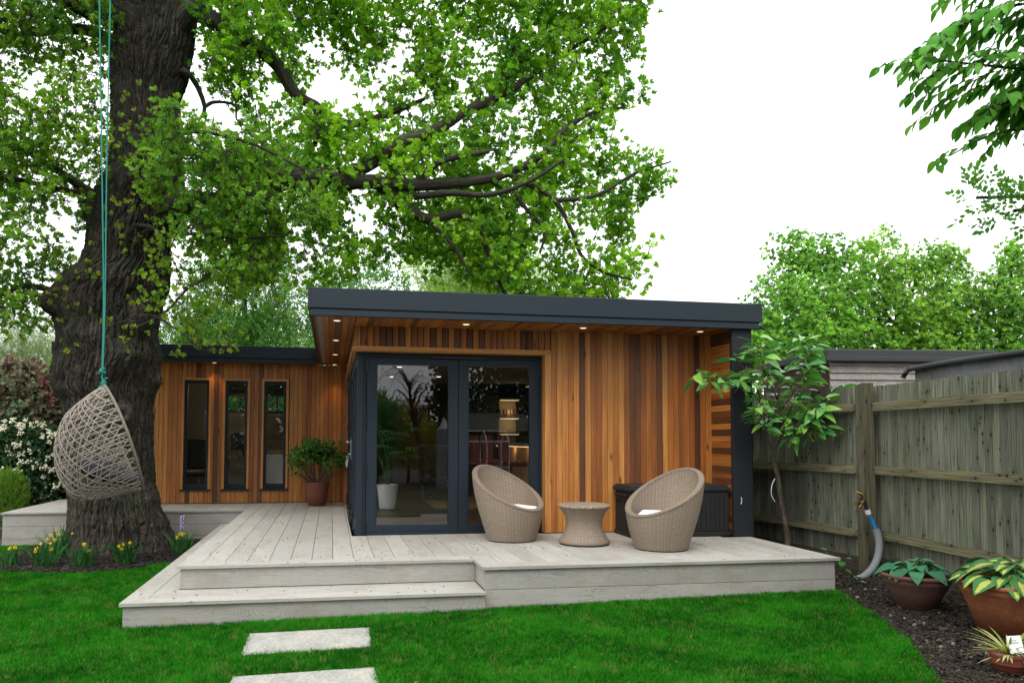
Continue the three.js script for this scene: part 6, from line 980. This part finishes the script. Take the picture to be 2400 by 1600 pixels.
// ================================================================ the garden behind the viewer, mirrored in the glass
{ const conifer = (label, x, z, h, r, seed, c0, c1, thr) => { const bl = []; for (let i = 0; i < 6; i++) bl.push([x, h * (0.12 + i * 0.15), z, r * (1.05 - i * 0.13), h * 0.13, r * (1.05 - i * 0.13)]); tree('conifer_tree', label, [x, 0, z], h, .2, bl, { seed, density: 80, per: 2, rad: .2, gap: 1.0, thr, lift: .2, leaf: ivySprig, mat: dullLeaf, c0, c1 }); };
  conifer('tall dark conifer mirrored in the right glass door', 6.8, 9.6, 8.2, 2.7, 801, [.008, .03, .010], [.025, .07, .02], -.6);
  conifer('dark conifer mirrored at the right of the left glass door', 3.9, 8.0, 4.6, .95, 802, [.008, .03, .010], [.025, .07, .02], -.6);
  tree('garden_bush', 'yellow green bush mirrored in the left glass door', [2.6, 0, 7.5], 2.0, .06, [[2.5, 1.9, 7.4, .8, .8, .7], [2.9, 1.2, 7.3, .9, .8, .7]], { seed: 803, cat: 'shrub', density: 260, per: 2, rad: .1, gap: 1.2, thr: -.5, leaf: smallSprig, mat: dullLeaf, c0: [.34, .36, .04], c1: [.62, .58, .08] });
  tree('garden_bush', 'green bush mirrored at the left edge of the left glass door', [1.4, 0, 6.6], 2.2, .06, [[1.5, 2.0, 6.5, .7, .9, .7], [1.2, 1.2, 6.4, .9, .9, .7]], { seed: 804, cat: 'shrub', density: 240, per: 2, rad: .1, gap: 1.2, thr: -.5, leaf: midSprig, mat: dullLeaf, c0: [.10, .28, .07], c1: [.24, .50, .15] });
  tree('tall_hedge', 'tall dark hedge behind the viewer mirrored in the narrow windows', [-6, 0, 8.5], 5.2, .1, [[-10.5, 3.2, 8.5, 2.0, 3.5, .9], [-7.5, 3.4, 8.5, 2.2, 3.8, .9], [-4.5, 3.4, 8.5, 2.2, 3.8, .9], [-1.8, 3.0, 8.5, 1.9, 3.4, .9]], { seed: 806, cat: 'hedge', density: 75, per: 2, rad: .25, gap: .9, thr: -.6, leaf: ivySprig, mat: dullLeaf, c0: [.012, .05, .012], c1: [.05, .14, .03] });
  const w = thing('bare_tree', 'leafless twisted tree mirrored in the left glass door', 'tree', [2.95, 0, 6.0]), f = rng(805), tg = [tube([[0, -.1, 0], [-.1, 1.2, 0], [-.35, 2.2, 0], [-.5, 3.4, 0]], (k) => lerp(.11, .04, k), 20, 8)]; for (let i = 0; i < 46; i++) { const y = R(1.8, 3.4, f), b = V(lerp(-.25, -.5, (y - 1.8) / 1.6), y, 0), a = f() * 6.28, l = R(.4, 1.3, f); tg.push(tube([b, b.clone().add(V(Math.cos(a) * l * .4, l * .5, Math.sin(a) * l * .4)), b.clone().add(V(Math.cos(a) * l * .8, l * .45 + R(-.2, .3, f), Math.sin(a) * l * .8)), b.clone().add(V(Math.cos(a) * l, l * .2 + R(-.2, .5, f), Math.sin(a) * l))], (k) => lerp(.022, .004, k), 12, 5)); } mesh('trunk', join(tg), barkDark, w);
  const g = thing('greenhouse', 'small white framed greenhouse mirrored in the right glass door', 'greenhouse', [3.75, 0, 2.9]), fm = std(.66, .68, .68, .4), bars = [], bx = (...q) => bars.push(box(...q));
  for (const x of [0, .65, 1.3]) { bx(x - .015, x + .015, 0, 1.45, -.015, .015); bx(x - .015, x + .015, 0, 1.45, .985, 1.015); bars.push(tube([[x, 1.45, 0], [x, 1.76, .5]], .016, 2, 5), tube([[x, 1.45, 1], [x, 1.76, .5]], .016, 2, 5)); } for (const z of [0, 1]) { bx(-.02, 1.32, 1.43, 1.47, z - .018, z + .018); bx(-.02, 1.32, .0, .04, z - .018, z + .018); bx(-.02, 1.32, .7, .73, z - .012, z + .012); } bx(-.02, 1.32, 1.74, 1.78, .48, .52); mesh('frame', join(bars), fm, g); mesh('pane', join([box(0, 1.3, .04, 1.43, -.003, .003), box(0, 1.3, .04, 1.43, .997, 1.003)]), glass, g);
  const s = thing('garden_shed', 'dark roofed garden shed mirrored behind the greenhouse', 'shed', [3.9, 0, 4.8]), dk = std(.075, .075, .08, .9, { map: fenceMap }); mesh('wall', box(0, 2.4, -.1, 1.8, 0, 1.8), std(.10, .085, .07, .9, { map: fenceMap }), s); const sh = slab([[-.15, -.15], [2.55, -.15], [2.55, 1.95], [-.15, 1.95]], 0, .04); sh.rotateX(-0.3); sh.translate(0, 1.78, 0); mesh('roof', sh, dk, s);
  const ps = thing('plastic_shed', 'narrow grey plastic shed mirrored at the right of the left door', 'shed', [3.2, 0, 3.9]), gp = std(.20, .22, .24, .5); const bd = []; for (let y = 0; y < 1.75; y += .14) bd.push(rbox(0, .34, y, y + .132, 0, .9, .012)); mesh('wall', join(bd), gp, ps); const rf = new THREE.ConeGeometry(.36, .42, 4).rotateY(Math.PI / 4).scale(.7, 1, 1.6).translate(.17, 1.97, .45); mesh('roof', rf, gp, ps);
}
renderer.render(scene, camera);
